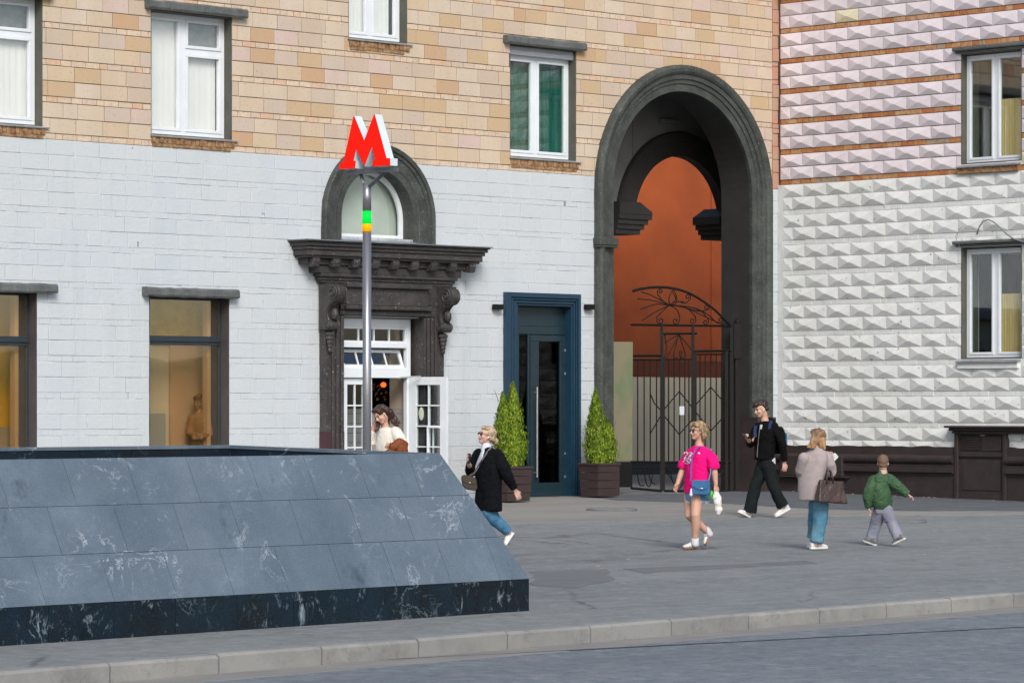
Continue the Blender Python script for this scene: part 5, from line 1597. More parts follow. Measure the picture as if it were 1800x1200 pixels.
for i in range(26):
    p = GP(random.uniform(950, 1790), random.uniform(885, 1040), .012); a = random.uniform(0, 6.28); s_ = random.uniform(.008, .03)
    d = Vector((math.cos(a), math.sin(a), 0)); e = Vector((-d.y, d.x, .3))
    mb.add([p - d * s_, p - e * s_ * .5, p + d * s_, p + e * s_ * .5], [(0, 1, 2, 3)])
tag(mb.build('leaf_litter', M['leaf_litter']), 'scattered dry leaves and scraps along the foot of the wing', 'leaf litter', kind='stuff')
# ------------------------------------------------------------------ people
def remesh(mb, vox, smooth=3, fac=.5):
    me = mb.mesh('tmp'); o = bpy.data.objects.new('tmp', me); COL.objects.link(o)
    m = o.modifiers.new('r', 'REMESH'); m.mode = 'VOXEL'; m.voxel_size = vox
    if smooth: s = o.modifiers.new('s', 'SMOOTH'); s.factor = fac; s.iterations = smooth
    dg = bpy.context.evaluated_depsgraph_get(); ev_ = o.evaluated_get(dg); em = ev_.to_mesh()
    out = MB(); out.v = [v.co.copy() for v in em.vertices]; out.f = [list(p.vertices) for p in em.polygons]; out.mi = [0] * len(out.f)
    out.n = [v.normal.copy() for v in em.vertices]
    ev_.to_mesh_clear(); bpy.data.objects.remove(o); bpy.data.meshes.remove(me)
    return out

def folds(mb, amp, fz, fxy, seed=0, amp2=0.0):
    for i, v in enumerate(mb.v):
        q = Vector((v.x * fxy, v.y * fxy, v.z * fz)) + Vector((seed * 7.3, 0, 0))
        d = noise.noise(q) * amp
        if amp2:
            w = noise.noise(v * 9 + Vector((seed, 3, 1))); d += (.5 - abs(noise.noise(Vector((v.x * 14 + w, v.y * 14, v.z * 20 + w * 2)) + Vector((seed, 0, 0))))) * amp2
        mb.v[i] = v + mb.n[i] * d
    return mb

class Fig:
    def __init__(s, label, d, foot, f, k=1.0, skin='skin'):
        s.d = d; s.mpp = d / FPX; s.k = k; s.skin = skin
        s.f = f.normalized(); s.l = Z.cross(s.f); s.root = thing('person', foot, label, 'person')
        s.lf = abs(s.l.dot(RV)); s.ff = abs(s.f.dot(RV))
        s.b = MB()
    def P(s, px, py, dd=0.0): return at_depth(px, py, s.d + dd)
    def ring(s, px, py, hpx, dd=0.0, ratio=.62, tilt=0):
        hw = hpx * s.mpp / math.sqrt(s.lf ** 2 + (ratio * s.ff) ** 2)
        return (s.P(px, py, dd), s.l * hw, s.f * hw * ratio + Z * tilt)
    def head(s, c, hf, hu, neck, k=None, lips=True, eyes=True, beardless=True):
        k = k or s.k; hf = hf.normalized(); hu = (hu - hf * hu.dot(hf)).normalized(); hl = hu.cross(hf)
        s.hc, s.hf, s.hu, s.hl, s.hk = c, hf, hu, hl, k
        h = lambda a, b, e: c + hl * a * k + hf * b * k + hu * e * k
        s.h = h; b = s.b
        E = lambda p, x, y, z: b.ellipsoid(p, hl * x * k, hf * y * k, hu * z * k, 18, 12)
        E(h(0, -.012, .028), .074, .094, .090)
        E(h(0, .018, -.03), .060, .072, .078)
        E(h(0, .045, -.088), .034, .036, .026)
        E(h(0, .07, .022), .05, .022, .018)
        for sg in (-1, 1):
            E(h(sg * .072, -.008, -.008), .010, .020, .032)
            E(h(sg * .036, .058, -.028), .026, .026, .026)
            b.capsule([h(sg * .0105, .092, -.034), h(sg * .006, .093, -.033)], [.008 * k, .008 * k], 8)
        b.capsule([h(0, .082, .012), h(0, .098, -.016), h(0, .105, -.032)], [.008 * k, .010 * k, .0115 * k], 10)
        b.capsule([h(-.016, .083, -.060), h(0, .090, -.060), h(.016, .083, -.060)], [.007 * k, .010 * k, .007 * k], 8)
        b.capsule([h(0, -.03, -.05), neck + (c - neck) * .35 - hf * .012 * k, neck - Z * .02], [.055 * k, .050 * k, .062 * k], 14)
        s.lip = h(0, .094, -.060)
        if eyes:
            for sg in (-1, 1):
                q = MB(); q.ellipsoid(h(sg * .031, .0795, .002), hl * .0135 * k, hf * .008 * k, hu * .0065 * k, 10, 8)
                q.capsule([h(sg * .048, .076, .024), h(sg * .032, .086, .028), h(sg * .016, .088, .025)], [.003 * k, .0042 * k, .003 * k], 6)
                q.build('eye', M['eye'], s.root, True)
    def hand(s, wr, d, nrm, thumb, k=None, curl=25):
        k = k or s.k; d = d.normalized(); nrm = (nrm - d * nrm.dot(d)).normalized(); cr = d.cross(nrm) * thumb
        b = s.b
        for o in (-.020, 0, .020):
            b.capsule([wr + cr * o * .5 * k, wr + d * .05 * k + cr * o * k, wr + d * .088 * k + cr * o * 1.3 * k], [.019 * k, .0185 * k, .0145 * k], 10, (nrm, .75))
        for i, (o, L) in enumerate(((.030, .070), (.010, .078), (-.010, .073), (-.030, .056))):
            p = wr + d * .090 * k + cr * o * k; pts = [p - d * .02 * k]; a = 0
            dd_ = (d + cr * o * 3.5).normalized()
            for j, fr_ in enumerate((.42, .32, .26)):
                a += R_(curl * (.5 if j == 0 else 1) + i * 3)
                p = p + (dd_ * math.cos(a) + nrm * math.sin(a)) * L * fr_ * k; pts.append(p)
            b.capsule(pts, [.0092 * k, .009 * k, .0082 * k, .0072 * k], 8)
        t0 = wr + d * .028 * k + cr * .026 * k; t1 = t0 + (d * .65 + cr * .7 + nrm * .25).normalized() * .040 * k; t2 = t1 + (d * .9 + cr * .15 + nrm * .5).normalized() * .034 * k
        b.capsule([t0, t1, t2], [.0135 * k, .0105 * k, .0088 * k], 8)
        return wr + d * .10 * k + nrm * .03 * k
    def arm(s, sh, el, wr, r=(.047, .038, .026), k=None):
        k = k or s.k; m1 = sh.lerp(el, .45) ; m2 = el.lerp(wr, .3)
        sh = sh.lerp(m1, .35)
        s.b.capsule([sh, m1, el, m2, wr], [r[0] * .82 * k, r[0] * .9 * k, r[1] * .93 * k, r[1] * k, r[2] * k], 12)
    def leg(s, hip, kn, an, r=(.082, .056, .037), k=None):
        k = k or s.k; m1 = hip.lerp(kn, .5); m2 = kn.lerp(an, .33) - s.f * .012
        s.b.capsule([hip, m1, kn, m2, kn.lerp(an, .7), an], [r[0] * k, r[0] * .86 * k, r[1] * k, r[1] * 1.02 * k, r[2] * 1.12 * k, r[2] * k], 14)
    def torso(s, rings): s.b.rings(rings, 20)
    def skin_done(s, vox=.0068):
        m = remesh(s.b, vox, 2, .45)
        if hasattr(s, 'lip'):
            k = s.hk
            for i, f in enumerate(m.f):
                p = m.v[f[0]] - s.lip
                if abs(p.dot(s.hl)) < .024 * k and abs(p.dot(s.hu)) < .0085 * k and p.dot(s.hf) > -.022 * k: m.mi[i] = 1
        o = m.build('body', [M[s.skin], M['lips']], s.root, True); return o
    def cloth(s, name, mb, mat, vox=.010, smooth=5, amp=.006, fz=6, fxy=14, amp2=.004, seed=1):
        m = folds(remesh(mb, vox * .8 * max(.75, s.k), max(2, smooth - 1)), amp * 1.1, fz, fxy, seed, amp2 * 1.25); s.last = m
        return m.build(name, M[mat] if isinstance(mat, str) else mat, s.root, True)
    def shoe(s, heel, toe, up, mat, sole, k=None, collar=.085, stripe=None, ground=False):
        k = k or s.k; t = (toe - heel); L = t.length; t.normalize(); up = (up - t * up.dot(t)).normalized(); sd = t.cross(up)
        if ground:
            lo = min(heel, toe, key=lambda p: p.z); dz = gz(lo.y) + .011 - lo.z; heel = heel + Z * dz; toe = toe + Z * dz
        outl = [(0.0, .020), (.06, .031), (.3, .033), (.55, .040), (.75, .045), (.9, .038), (.98, .020)]
        th = .026 * k
        ol = [heel + t * L * a - sd * w * k for a, w in outl] + [heel + t * L * a + sd * w * k for a, w in reversed(outl)]
        q = MB(); n = len(ol); q.add(ol + [p + up * th for p in ol], [list(range(n - 1, -1, -1)), list(range(n, 2 * n))] + [(i, (i + 1) % n, (i + 1) % n + n, i + n) for i in range(n)])
        q2 = MB()
        prof = [(.02, .024, .060), (.10, .034, collar), (.26, .036, collar * 1.02), (.42, .037, .076), (.60, .041, .058), (.78, .042, .046), (.92, .033, .036), (.97, .018, .026)]
        rg = []
        for a, w, h in prof: rg.append((heel + t * L * a + up * (th * .55 + h * k * .5), sd * w * k, up * h * k * .5))
        q2.rings(rg, 16, power=.8)
        # open the rings lengthwise: each ring stands across the foot
        m = remesh(q2, .006, 3)
        o = m.build('shoe', M[mat], s.root, True)
        bevel(q.build('sole', M[sole], o), .005)
        q3 = MB()
        for i in range(4):
            a = .40 + i * .065; hh = (.082 - i * .0085) * k
            q3.tube([heel + t * L * a + up * (th * .55 + hh) - sd * .016 * k, heel + t * L * (a + .01) + up * (th * .55 + hh + .004), heel + t * L * a + up * (th * .55 + hh) + sd * .016 * k], .0028, 5)
        q3.build('lace', M['sole_white'], o)
        if stripe:
            q4 = MB()
            for i in range(3):
                for sg in (-1, 1):
                    a = .38 + i * .075; q4.tube([heel + t * L * a + up * (th + .004) + sd * sg * .0425 * k, heel + t * L * (a + .05) + up * (th + .045 * k) + sd * sg * .036 * k], .0045, 5)
            q4.build('stripe', M[stripe], o)
        return o
    def legwear(s, name, mat, hip, legs, vox=.011, seed=2, amp=.007, waist=None):
        mb = MB(); mb.rings(hip, 20)
        for pts, rs in legs: mb.sleeve(pts, rs, 18)
        return s.cloth(name, mb, mat, vox, 4, amp, 5, 11, .006, seed)
    def surf(s, px, py, off=.004):
        if not hasattr(s, 'bvh'): s.bvh = BVHTree.FromPolygons(s.last.v, s.last.f)
        r = ray(px, py).normalized(); h = s.bvh.ray_cast(CAM, r)
        return h[0] + h[1] * off if h[0] is not None else s.P(px, py)

def glasses(F, mat='sunglass'):
    h, k = F.h, F.hk; q = MB()
    for sg in (-1, 1):
        c = h(sg * .032, .094, .0); q.ellipsoid(c, F.hl * .027 * k, F.hf * .006 * k, F.hu * .021 * k, 14, 8)
        q.tube([h(sg * .056, .088, .010), h(sg * .077, .06, .012), h(sg * .079, -.01, .006)], .0032 * k, 6)
    q.tube([h(-.010, .099, .006), h(.010, .099, .006)], .003, 6)
    return q.build('sunglasses', M[mat], F.root, True)

def strip(pts, w, th, nrm):      # flat strap along points
    mb = MB(); vs = []
    for i, p in enumerate(pts):
        t = (pts[min(i + 1, len(pts) - 1)] - pts[max(i - 1, 0)]).normalized(); n = (nrm - t * nrm.dot(t)).normalized(); sd = t.cross(n)
        vs += [p - sd * w / 2, p + sd * w / 2, p + sd * w / 2 + n * th, p - sd * w / 2 + n * th]
    m = len(pts); fs = [(4 * i + a, 4 * i + b, 4 * i + 4 + b, 4 * i + 4 + a) for i in range(m - 1) for a, b in ((0, 1), (1, 2), (2, 3), (3, 0))]
    fs += [(3, 2, 1, 0), (4 * m - 4, 4 * m - 3, 4 * m - 2, 4 * m - 1)]
    mb.add(vs, fs); return mb

def finish(root): pass
LFT = -RV; TOW = -FV            # image left, towards the camera

# ---- woman in the magenta shirt ------------------------------------------------
g0 = GP(1214, 965.5); F = Fig('woman in a bright pink T-shirt and denim skirt walking left with a blue bag', depth(g0), g0, LFT * .80 + TOW * .60, .95)
P = F.P
neck = P(1229, 783)
F.head(P(1226.5, 757.5, -.02), LFT * .86 + TOW * .5 + Z * .06, Z + LFT * -.05, neck)
F.torso([F.ring(1227, 872, 17), F.ring(1228, 850, 16), F.ring(1228, 825, 17), F.ring(1229, 803, 16), F.ring(1229, 792, 10), F.ring(1229, 781, 6)])
shR, shL = P(1209.5, 798, .15), P(1247, 798, -.12)
F.arm(shR, P(1199, 827, .17), P(1191, 850, .10), (.050, .041, .028)); F.hand(P(1190.5, 851, .10), P(1185.5, 863, .04) - P(1190.5, 851, .10), F.l * 1 + F.f * -.3, 1, curl=30)
F.arm(shL, P(1255.5, 824, -.16), P(1258.3, 851, -.17), (.052, .042, .028)); F.hand(P(1258.3, 852, -.17), P(1259, 866, -.18) - P(1258.3, 852, -.17), -F.l, 1, curl=55)
F.leg(P(1226, 872, -.08), P(1222.5, 905, -.14), P(1222, 950, -.06), (.088, .062, .041)); F.leg(P(1214, 872, .08), P(1211.5, 906, .0), P(1244, 934, .10), (.088, .060, .041))
F.skin_done()
q = MB()
q.rings([F.ring(1223.5, 866, 20.5, 0, .62), F.ring(1224, 845, 20.5, 0, .66), F.ring(1226, 822, 20.5, 0, .68), F.ring(1228, 803, 20.5), F.ring(1229, 792, 18), F.ring(1229, 783.5, 10.5)], 24)
q.sleeve([P(1214, 797, .10), P(1205.5, 808, .16), P(1201, 818, .17), P(1199.5, 823, .17)], [.058, .064, .066, .058], 14); q.sleeve([P(1243, 796, -.08), P(1251.5, 806, -.14), P(1255, 819, -.16), P(1256, 824, -.16)], [.062, .068, .070, .062], 14)
F.cloth('t_shirt', q, 'pink_shirt', .010, 5, .009, 4, 9, .008, 4)
# white squiggle print on the chest
q = MB()
for pts in ([(1202, 797), (1206, 794), (1209, 798), (1205, 803), (1209, 806), (1213, 800), (1216, 797), (1213, 803)], [(1206, 801), (1203, 806), (1208, 809), (1212, 806), (1215, 808)], [(1201, 811), (1206, 808), (1210, 812), (1214, 809), (1216, 812)], [(1210, 797), (1214, 795), (1218, 797), (1221, 795), (1216, 801)], [(1227, 797), (1229, 795), (1230, 798)], [(1204, 813), (1208, 815), (1213, 813)]):
    q.tube([F.surf(x, y, .003) for x, y in curve(pts, 5)], .006, 5)
q.build('shirt_print', M['white_cloth'], F.root)
q = MB(); q.rings([F.ring(1224.5, 862, 18.5), F.ring(1224.5, 868, 20), F.ring(1225, 880, 20.5)], 24); F.cloth('denim_skirt', q, 'denim', .011, 3, .004, 3, 16, .004, 5)
q = MB(); random.seed(2)
for i in range(60):
    a = 2 * math.pi * i / 60; c, x, y = F.ring(1225, 880, 20.6); p = c + x * math.cos(a) + y * math.sin(a); q.tube([p + Z * .006, p - Z * random.uniform(.01, .03)], .003, 4)
q.build('frayed_hem', M['paper'], F.root)
F.shoe(P(1228, 964, .05), P(1200.5, 965.5, -.10), Z, 'white_shoe', 'sole_gum', stripe='stripe', ground=True)
F.shoe(P(1253, 931, .16), P(1241, 959, .06), Z * .45 + LFT * .9, 'white_shoe', 'sole_gum', stripe='stripe')
for an, a2 in ((P(1222, 947, -.06), P(1222, 955, -.05)), (P(1242, 931, .10), P(1247, 938, .12))):
    q = MB(); q.capsule([an, a2], [.048, .047], 12); q.build('sock', M['white_cloth'], F.root, True)
h = F.h; q = MB()
E = lambda p, x, y, z: q.ellipsoid(p, F.hl * x * F.hk, F.hf * y * F.hk, F.hu * z * F.hk, 18, 12)
E(h(0, -.038, .045), .087, .095, .088); E(h(0, -.075, -.02), .078, .055, .085); E(h(0, .02, .085), .068, .066, .038)
E(h(.05, .05, .075), .032, .035, .030); E(h(-.045, .052, .075), .035, .035, .030); E(h(0, -.115, .0), .05, .04, .05)
q.capsule([h(.078, -.01, .03), h(.082, -.03, -.05), h(.066, -.06, -.13)], [.018, .020, .012], 10); q.capsule([h(-.078, -.01, .03), h(-.08, -.03, -.05), h(-.064, -.06, -.12)], [.018, .020, .012], 10)
F.cloth('hair', q, 'hair_blonde', .008, 3, .012, 16, 30, .010, 3)
glasses(F)
WOMAN1 = F
bag = thing('shoulder_bag', P(1232, 860, -.25), 'small bright blue flap bag hanging on the hip of the woman in pink', 'bag')
bx_, bu_ = (F.l * .6 - F.f * .2 + RV * .6).normalized(), Z
bn = bx_.cross(bu_); bn = bn if bn.dot(TOW) > 0 else -bn
BFm = lambda c: (lambda u, v, w: c + bx_ * u + bu_ * v + bn * w)
c = P(1231.5, 856.5, -.27); B = BFm(c)
def rrect(w, h, r, n=4):
    pts = []
    for cx2, cy2, a0 in ((w / 2 - r, h / 2 - r, 0), (-w / 2 + r, h / 2 - r, 90), (-w / 2 + r, -h / 2 + r, 180), (w / 2 - r, -h / 2 + r, 270)):
        for i in range(n + 1): t = R_(a0 + 90 * i / n); pts.append((cx2 + r * math.cos(t), cy2 + r * math.sin(t)))
    return pts
q = MB(); q.prism(B, rrect(.215, .175, .03), -.06, .0); bevel(q.build('bag_body', M['blue_leather'], bag), .012)
q = MB(); q.prism(B, [(-.107, .088), (.107, .088), (.107, .02), (.085, -.012), (.02, -.03), (-.06, -.012), (-.107, .02)], .002, .012); bevel(q.build('flap', M['blue_leather'], bag), .004)
q = MB(); q.ellipsoid(B(.01, -.012, .016), bx_ * .028, bu_ * .012, bn * .008, 10, 7); q.build('clasp', M['steel'], bag, True)
F.bvh = BVHTree.FromPolygons(F.last.v, F.last.f)
sp = [P(1234, 784, -.06), P(1224, 788, -.20), P(1217, 800, -.235), P(1214.5, 825, -.25), P(1215, 845, -.26), B(-.10, .085, .0)]
q = strip(sp, .017, .004, TOW); q.build('strap', simple('violet_strap', (.10, .06, .32), (.07, .05, .24), 12, .6, .4), bag)
q = strip([P(1250, 787, -.05), P(1249, 830, -.23), B(.10, .085, -.01)], .014, .004, TOW); q.build('strap', M['blue_leather'], bag)
q = MB(); q.capsule([B(-.115, -.02, .01), B(-.118, -.09, .012)], [.010, .020], 8); q.build('tassel', M['white_cloth'], bag, True)
pb_ = thing('plastic_bag', P(1260, 885, -.18), 'small white and orange plastic bag in the hand of the woman in pink', 'bag')
q = MB(); q.rings([(P(1259, 865, -.20), RV * .02, FV * .02), (P(1259, 872, -.2), RV * .055, FV * .03), (P(1262, 884, -.2), RV * .042, FV * .03), (P(1263.5, 897, -.2), RV * .04, FV * .03), (P(1263, 904, -.2), RV * .018, FV * .02)], 14)
m = folds(remesh(q, .007, 2), .012, 18, 22, 2, .010); m.build('bag_body', M['plastic'], pb_, True)
q = MB(); q.rings([(P(1251, 862, -.24), RV * .02, FV * .015), (P(1250.5, 868, -.24), RV * .028, FV * .02), (P(1250, 876, -.24), RV * .018, FV * .015)], 10); folds(remesh(q, .006, 2), .008, 20, 20, 3).build('green_packet', M['green_pack'], pb_, True)

# ---- young man with phone -------------------------------------------------------
g0 = GP(1340, 909.5); F = Fig('young man in black zip jacket and flared dark trousers looking at his phone', depth(g0), g0, LFT * .90 + TOW * .44, 1.02)
P = F.P; neck = P(1345, 740)
F.head(P(1337.5, 719, -.03), LFT * .88 + TOW * .42 - Z * .22, Z + LFT * .18, neck)
F.torso([F.ring(1346, 812, 13), F.ring(1345, 790, 13), F.ring(1345, 770, 13), F.ring(1345, 755, 10), F.ring(1345, 740, 6)])
shR, shL = P(1331, 754, .15), P(1359, 752, -.13)
F.arm(shR, P(1319.5, 780, .10), P(1315.5, 773, -.12)); hd = F.hand(P(1316, 774, -.12), P(1311, 768, -.20) - P(1316, 774, -.12), Z + TOW * .6 - LFT * .3, -1, curl=38)
F.arm(shL, P(1375, 779, -.18), P(1379, 812, -.10)); F.hand(P(1379, 813, -.10), P(1379.2, 826, -.10) - P(1379, 813, -.10), -F.l, 1, curl=45)
F.leg(P(1341, 812, .07), P(1328, 853, .06), P(1318, 898, .05)); F.leg(P(1350, 812, -.07), P(1358, 853, -.06), P(1377, 889, -.02))
F.skin_done()
q = MB(); q.rings([F.ring(1343, 807, 16.5, 0, .7), F.ring(1344, 795, 17), F.ring(1345, 775, 17.5), F.ring(1346, 757, 18), F.ring(1346, 747, 15.5), F.ring(1346.5, 740, 8.5)], 24)
q.sleeve([P(1333, 750, .13), P(1322, 768, .14), P(1319, 781, .10), P(1316.5, 776, -.06)], [.066, .060, .055, .043], 14); q.sleeve([P(1359, 748, -.12), P(1369, 765, -.18), P(1376, 782, -.18), P(1379, 809, -.11)], [.068, .064, .058, .045], 14)
q.sleeve([P(1352, 737, .1), P(1358, 741, 0), P(1360, 744, -.10)], [.04, .045, .035], 10)
F.cloth('hooded_jacket', q, 'black_cloth', .011, 4, .008, 6, 11, .010, 7)
q = MB(); q.tube([F.surf(*p, .003) for p in ((1337.5, 746), (1335, 760), (1333.5, 775), (1332, 790), (1331.5, 803))], .006, 5); q.build('zip', M['steel'], F.root)
q = MB(); q.prism(lambda u, v, w: F.surf(1337.5 + u, 751 - v, .002 + w), [(-2.2, -4.5), (1.5, -3), (3.2, 4.5), (-1.0, 4.5)], 0, .004); q.build('undershirt', M['white_cloth'], F.root)
q = MB(); q.rings([F.ring(1347, 804, 15.3, 0, .7), F.ring(1347.5, 813, 15.6, 0, .7, .03)], 22); F.cloth('shirt_hem', q, 'white_cloth', .010, 2, .004, 6, 14, 0, 2)
F.legwear('trousers', 'charcoal', [F.ring(1346, 802, 14.5), F.ring(1346, 815, 15), F.ring(1346, 824, 14)],
          [([P(1341, 818, .06), P(1328.5, 853, .05), P(1321.5, 880, .05), P(1318, 900, .05)], [.108, .088, .092, .098]), ([P(1351, 818, -.06), P(1358, 853, -.05), P(1368, 873, -.02), P(1376.5, 889, -.01)], [.108, .084, .085, .092])], seed=3, amp=.01)
F.shoe(P(1319, 911, .08), P(1296.5, 900, -.03), Z + RV * -.0, 'white_shoe', 'sole_white', 1.04)
F.shoe(P(1389, 894.5, .06), P(1362, 909.5, -.06), Z + LFT * .3, 'white_shoe', 'sole_white', 1.04)
h = F.h; q = MB()
E = lambda p, x, y, z: q.ellipsoid(p, F.hl * x * F.hk, F.hf * y * F.hk, F.hu * z * F.hk, 18, 12)
E(h(0, -.035, .055), .084, .096, .080); E(h(0, .035, .098), .072, .070, .036); E(h(.03, .085, .075), .034, .026, .030); E(h(-.03, .085, .078), .036, .026, .030); E(h(0, -.07, .0), .074, .050, .055)
F.cloth('hair', q, 'hair_dark', .008, 2, .014, 18, 26, .012, 5)
q = MB(); q.capsule([h(.081, .0, -.012), h(.080, .012, -.035)], [.008, .005], 8); q.build('earbud', M['white_shoe'], F.root, True)
ph = thing('phone', hd, 'black phone held up in the right hand of the young man', 'phone')
a, b = P(1306.5, 764, -.24), P(1316, 769, -.20)
t = (b - a).normalized(); n = (Z * .8 + TOW * .5 - LFT * .3); n = (n - t * n.dot(t)).normalized(); sd = t.cross(n); c = (a + b) / 2
q = MB(); q.prism(lambda u, v, w: c + t * u + sd * v + n * w, rrect(.15, .072, .01), 0, .009); q.build('phone_case', M['phone'], ph)
q = MB(); q.prism(lambda u, v, w: c + t * u + sd * v + n * w, rrect(.138, .064, .008), .0092, .0102); q.build('screen', M['sunglass'], ph)
bp = thing('backpack', P(1366, 780, .1), 'navy and black backpack on the back of the young man', 'backpack')
q = MB(); bc = P(1354, 772, .04) - F.f * .15
q.rings([(bc - Z * .22, F.l * .11, F.f * .04), (bc - Z * .16, F.l * .13, F.f * .065), (bc + Z * .04, F.l * .125, F.f * .07), (bc + Z * .15, F.l * .10, F.f * .05), (bc + Z * .19, F.l * .06, F.f * .03)], 18, power=.7)
folds(remesh(q, .011, 3), .01, 8, 8, 4, .008).build('pack_body', M['black_cloth'], bp, True)
q = MB(); q.prism(lambda u, v, w: bc + F.l * u + Z * v - F.f * (.068 + w), rrect(.18, .2, .03), 0, .03); bevel(q.build('front_pocket', simple('teal_blue_pocket', (.03, .16, .26), (.02, .12, .2), 8, .7, .3), bp), .01)
for pts in ([(1357, 739), (1354, 745), (1353, 757), (1353.5, 768)], [(1329, 747), (1327.5, 757), (1328, 768)]):
    strip([F.surf(*p, .006) if False else F.P(p[0], p[1], 0) + (TOW * .17 + F.f * .02) for p in pts], .045, .012, TOW).build('strap', M['navy'], bp)

# ---- woman seen from behind in the taupe jacket ---------------------------------
g0 = GP(1437, 966.5); F = Fig('woman seen from behind in a grey wool jacket and wide blue jeans', depth(g0), g0, RV * .62 + FV * .78, .97, 'skin_light')
P = F.P; neck = P(1437, 787)
F.head(P(1440, 771, 0), RV * .72 + FV * .66 - Z * .30, Z + RV * .12, neck)
F.torso([F.ring(1438, 880, 11), F.ring(1437, 850, 12), F.ring(1435, 822, 13), F.ring(1436, 805, 11), F.ring(1437, 786, 6)])
F.arm(P(1414, 808, -.08), P(1409, 832, .02), P(1432, 832, .30)); F.hand(P(1432, 832, .30), RV + FV * .2, Z, 1, curl=40)
F.arm(P(1453, 806, .07), P(1460, 829, .10), P(1463, 810, .26)); hd = F.hand(P(1463, 811, .26), P(1464, 802, .30) - P(1463, 811, .26), -RV, 1, curl=50)
F.leg(P(1443, 882, 0), P(1440, 918, 0), P(1434, 957, 0)); F.leg(P(1433, 882, .1), P(1430, 918, .22), P(1429, 950, .32))
F.skin_done()
q = MB(); q.rings([F.ring(1424, 879, 20.5, 0, .66), F.ring(1425, 862, 21.5, 0, .66), F.ring(1426.5, 835, 22, 0, .64), F.ring(1431, 808, 23), F.ring(1434, 797, 20), F.ring(1436.5, 789, 12), F.ring(1438, 783, 9)], 26, power=.9)
q.sleeve([P(1413, 805, -.08), P(1408, 826, .0), P(1411, 840, .15)], [.072, .072, .066], 14); q.sleeve([P(1453, 803, .06), P(1459, 818, .06), P(1460, 829, .08), P(1463, 818, .2)], [.080, .074, .070, .05], 14)
F.cloth('wool_jacket', q, 'grey_wool', .011, 6, .008, 3, 7, .002, 8)
F.legwear('jeans', 'denim_wide', [F.ring(1440, 872, 12), F.ring(1440, 884, 13), F.ring(1440, 892, 12)],
          [([P(1443, 884, -.02), P(1441, 916, -.02), P(1437.5, 938, 0), P(1435.5, 952, 0)], [.104, .088, .082, .082]), ([P(1435, 884, .10), P(1432, 916, .2), P(1431, 934, .28), P(1430, 945, .3)], [.10, .084, .078, .076])], seed=6, amp=.012)
F.shoe(P(1424, 966.5, -.02), P(1455, 965.5, .10), Z, 'white_shoe', 'sole_white', ground=True)
F.shoe(P(1420, 958, .30), P(1446, 957, .44), Z, 'white_shoe', 'sole_white', ground=True)
h = F.h; q = MB()
E = lambda p, x, y, z: q.ellipsoid(p, F.hl * x * F.hk, F.hf * y * F.hk, F.hu * z * F.hk, 18, 12)
E(h(0, -.022, .035), .085, .100, .092)
for dx, px, py in ((-.06, 1421, 785), (-.02, 1425, 786), (.03, 1430, 785), (.05, 1444, 784), (.07, 1449, 787)):
    q.capsule([h(dx, -.05, .07), P((px + 1440) / 2, 774, -.07), P(px, py, -.07)], [.045, .042, .018], 10)
F.cloth('hair', q, 'hair_ombre', .008, 3, .012, 5, 32, .006, 6)
ph = thing('phone', hd, 'pale phone held up by the woman in the grey jacket', 'phone')
a, b = P(1462.5, 807, .30), P(1467, 802.5, .34); c = (a + b) / 2; t = (b - a).normalized(); n = TOW; n = (n - t * n.dot(t)).normalized(); sd = t.cross(n)
q = MB(); q.prism(lambda u, v, w: c + t * u + sd * v + n * w, rrect(.15, .072, .01), 0, .009); q.build('phone_case', M['phone_white'], ph)
q = MB(); q.prism(lambda u, v, w: c + t * u + sd * v - n * (.001 + w), rrect(.138, .064, .008), 0, .001); q.build('screen', M['sunglass'], ph)
bag = thing('tote_bag', P(1460, 880, -.2), 'large dark brown leather tote bag on the arm of the woman in the grey jacket', 'bag')
c = P(1460, 862, -.20); tx = (RV * .93 + FV * .36).normalized(); tn = tx.cross(Z); tn = tn if tn.dot(TOW) > 0 else -tn
BT = lambda u, v, w: c + tx * u + Z * v + tn * w
mp_ = F.mpp
q = MB(); bot, top_ = [(-.20, -.145), (.20, -.165)], [(-.165, .135), (.165, .10)]
vs = [BT(-.195, -.135, -.075), BT(.195, -.160, -.075), BT(.195, -.160, .075), BT(-.195, -.135, .075), BT(-.150, .135, -.025), BT(.165, .105, -.025), BT(.165, .105, .025), BT(-.150, .135, .025)]
q.add(vs, [(0, 1, 2, 3), (7, 6, 5, 4), (0, 4, 5, 1), (1, 5, 6, 2), (2, 6, 7, 3), (3, 7, 4, 0)])
m = folds(remesh(q, .010, 4), .010, 7, 7, 5, .006); m.build('bag_body', M['brown_leather'], bag, True)
q = MB()
for ww in (-.028, .028):
    q.tube([BT(-.07, .09, ww * 1.5), BT(-.065, .16, ww), BT(-.045, .235, ww * .5), BT(-.02, .255, ww * .3), BT(.0, .235, ww * .5), BT(.015, .16, ww), BT(.02, .09, ww * 1.5)], .009, 8)
q.build('handle', M['brown_leather'], bag, True)
q = MB(); q.prism(lambda u, v, w: BT(u, v, w), [(-.08, -.06), (-.05, -.06), (-.05, .03), (-.08, .03)], .055, .058); 

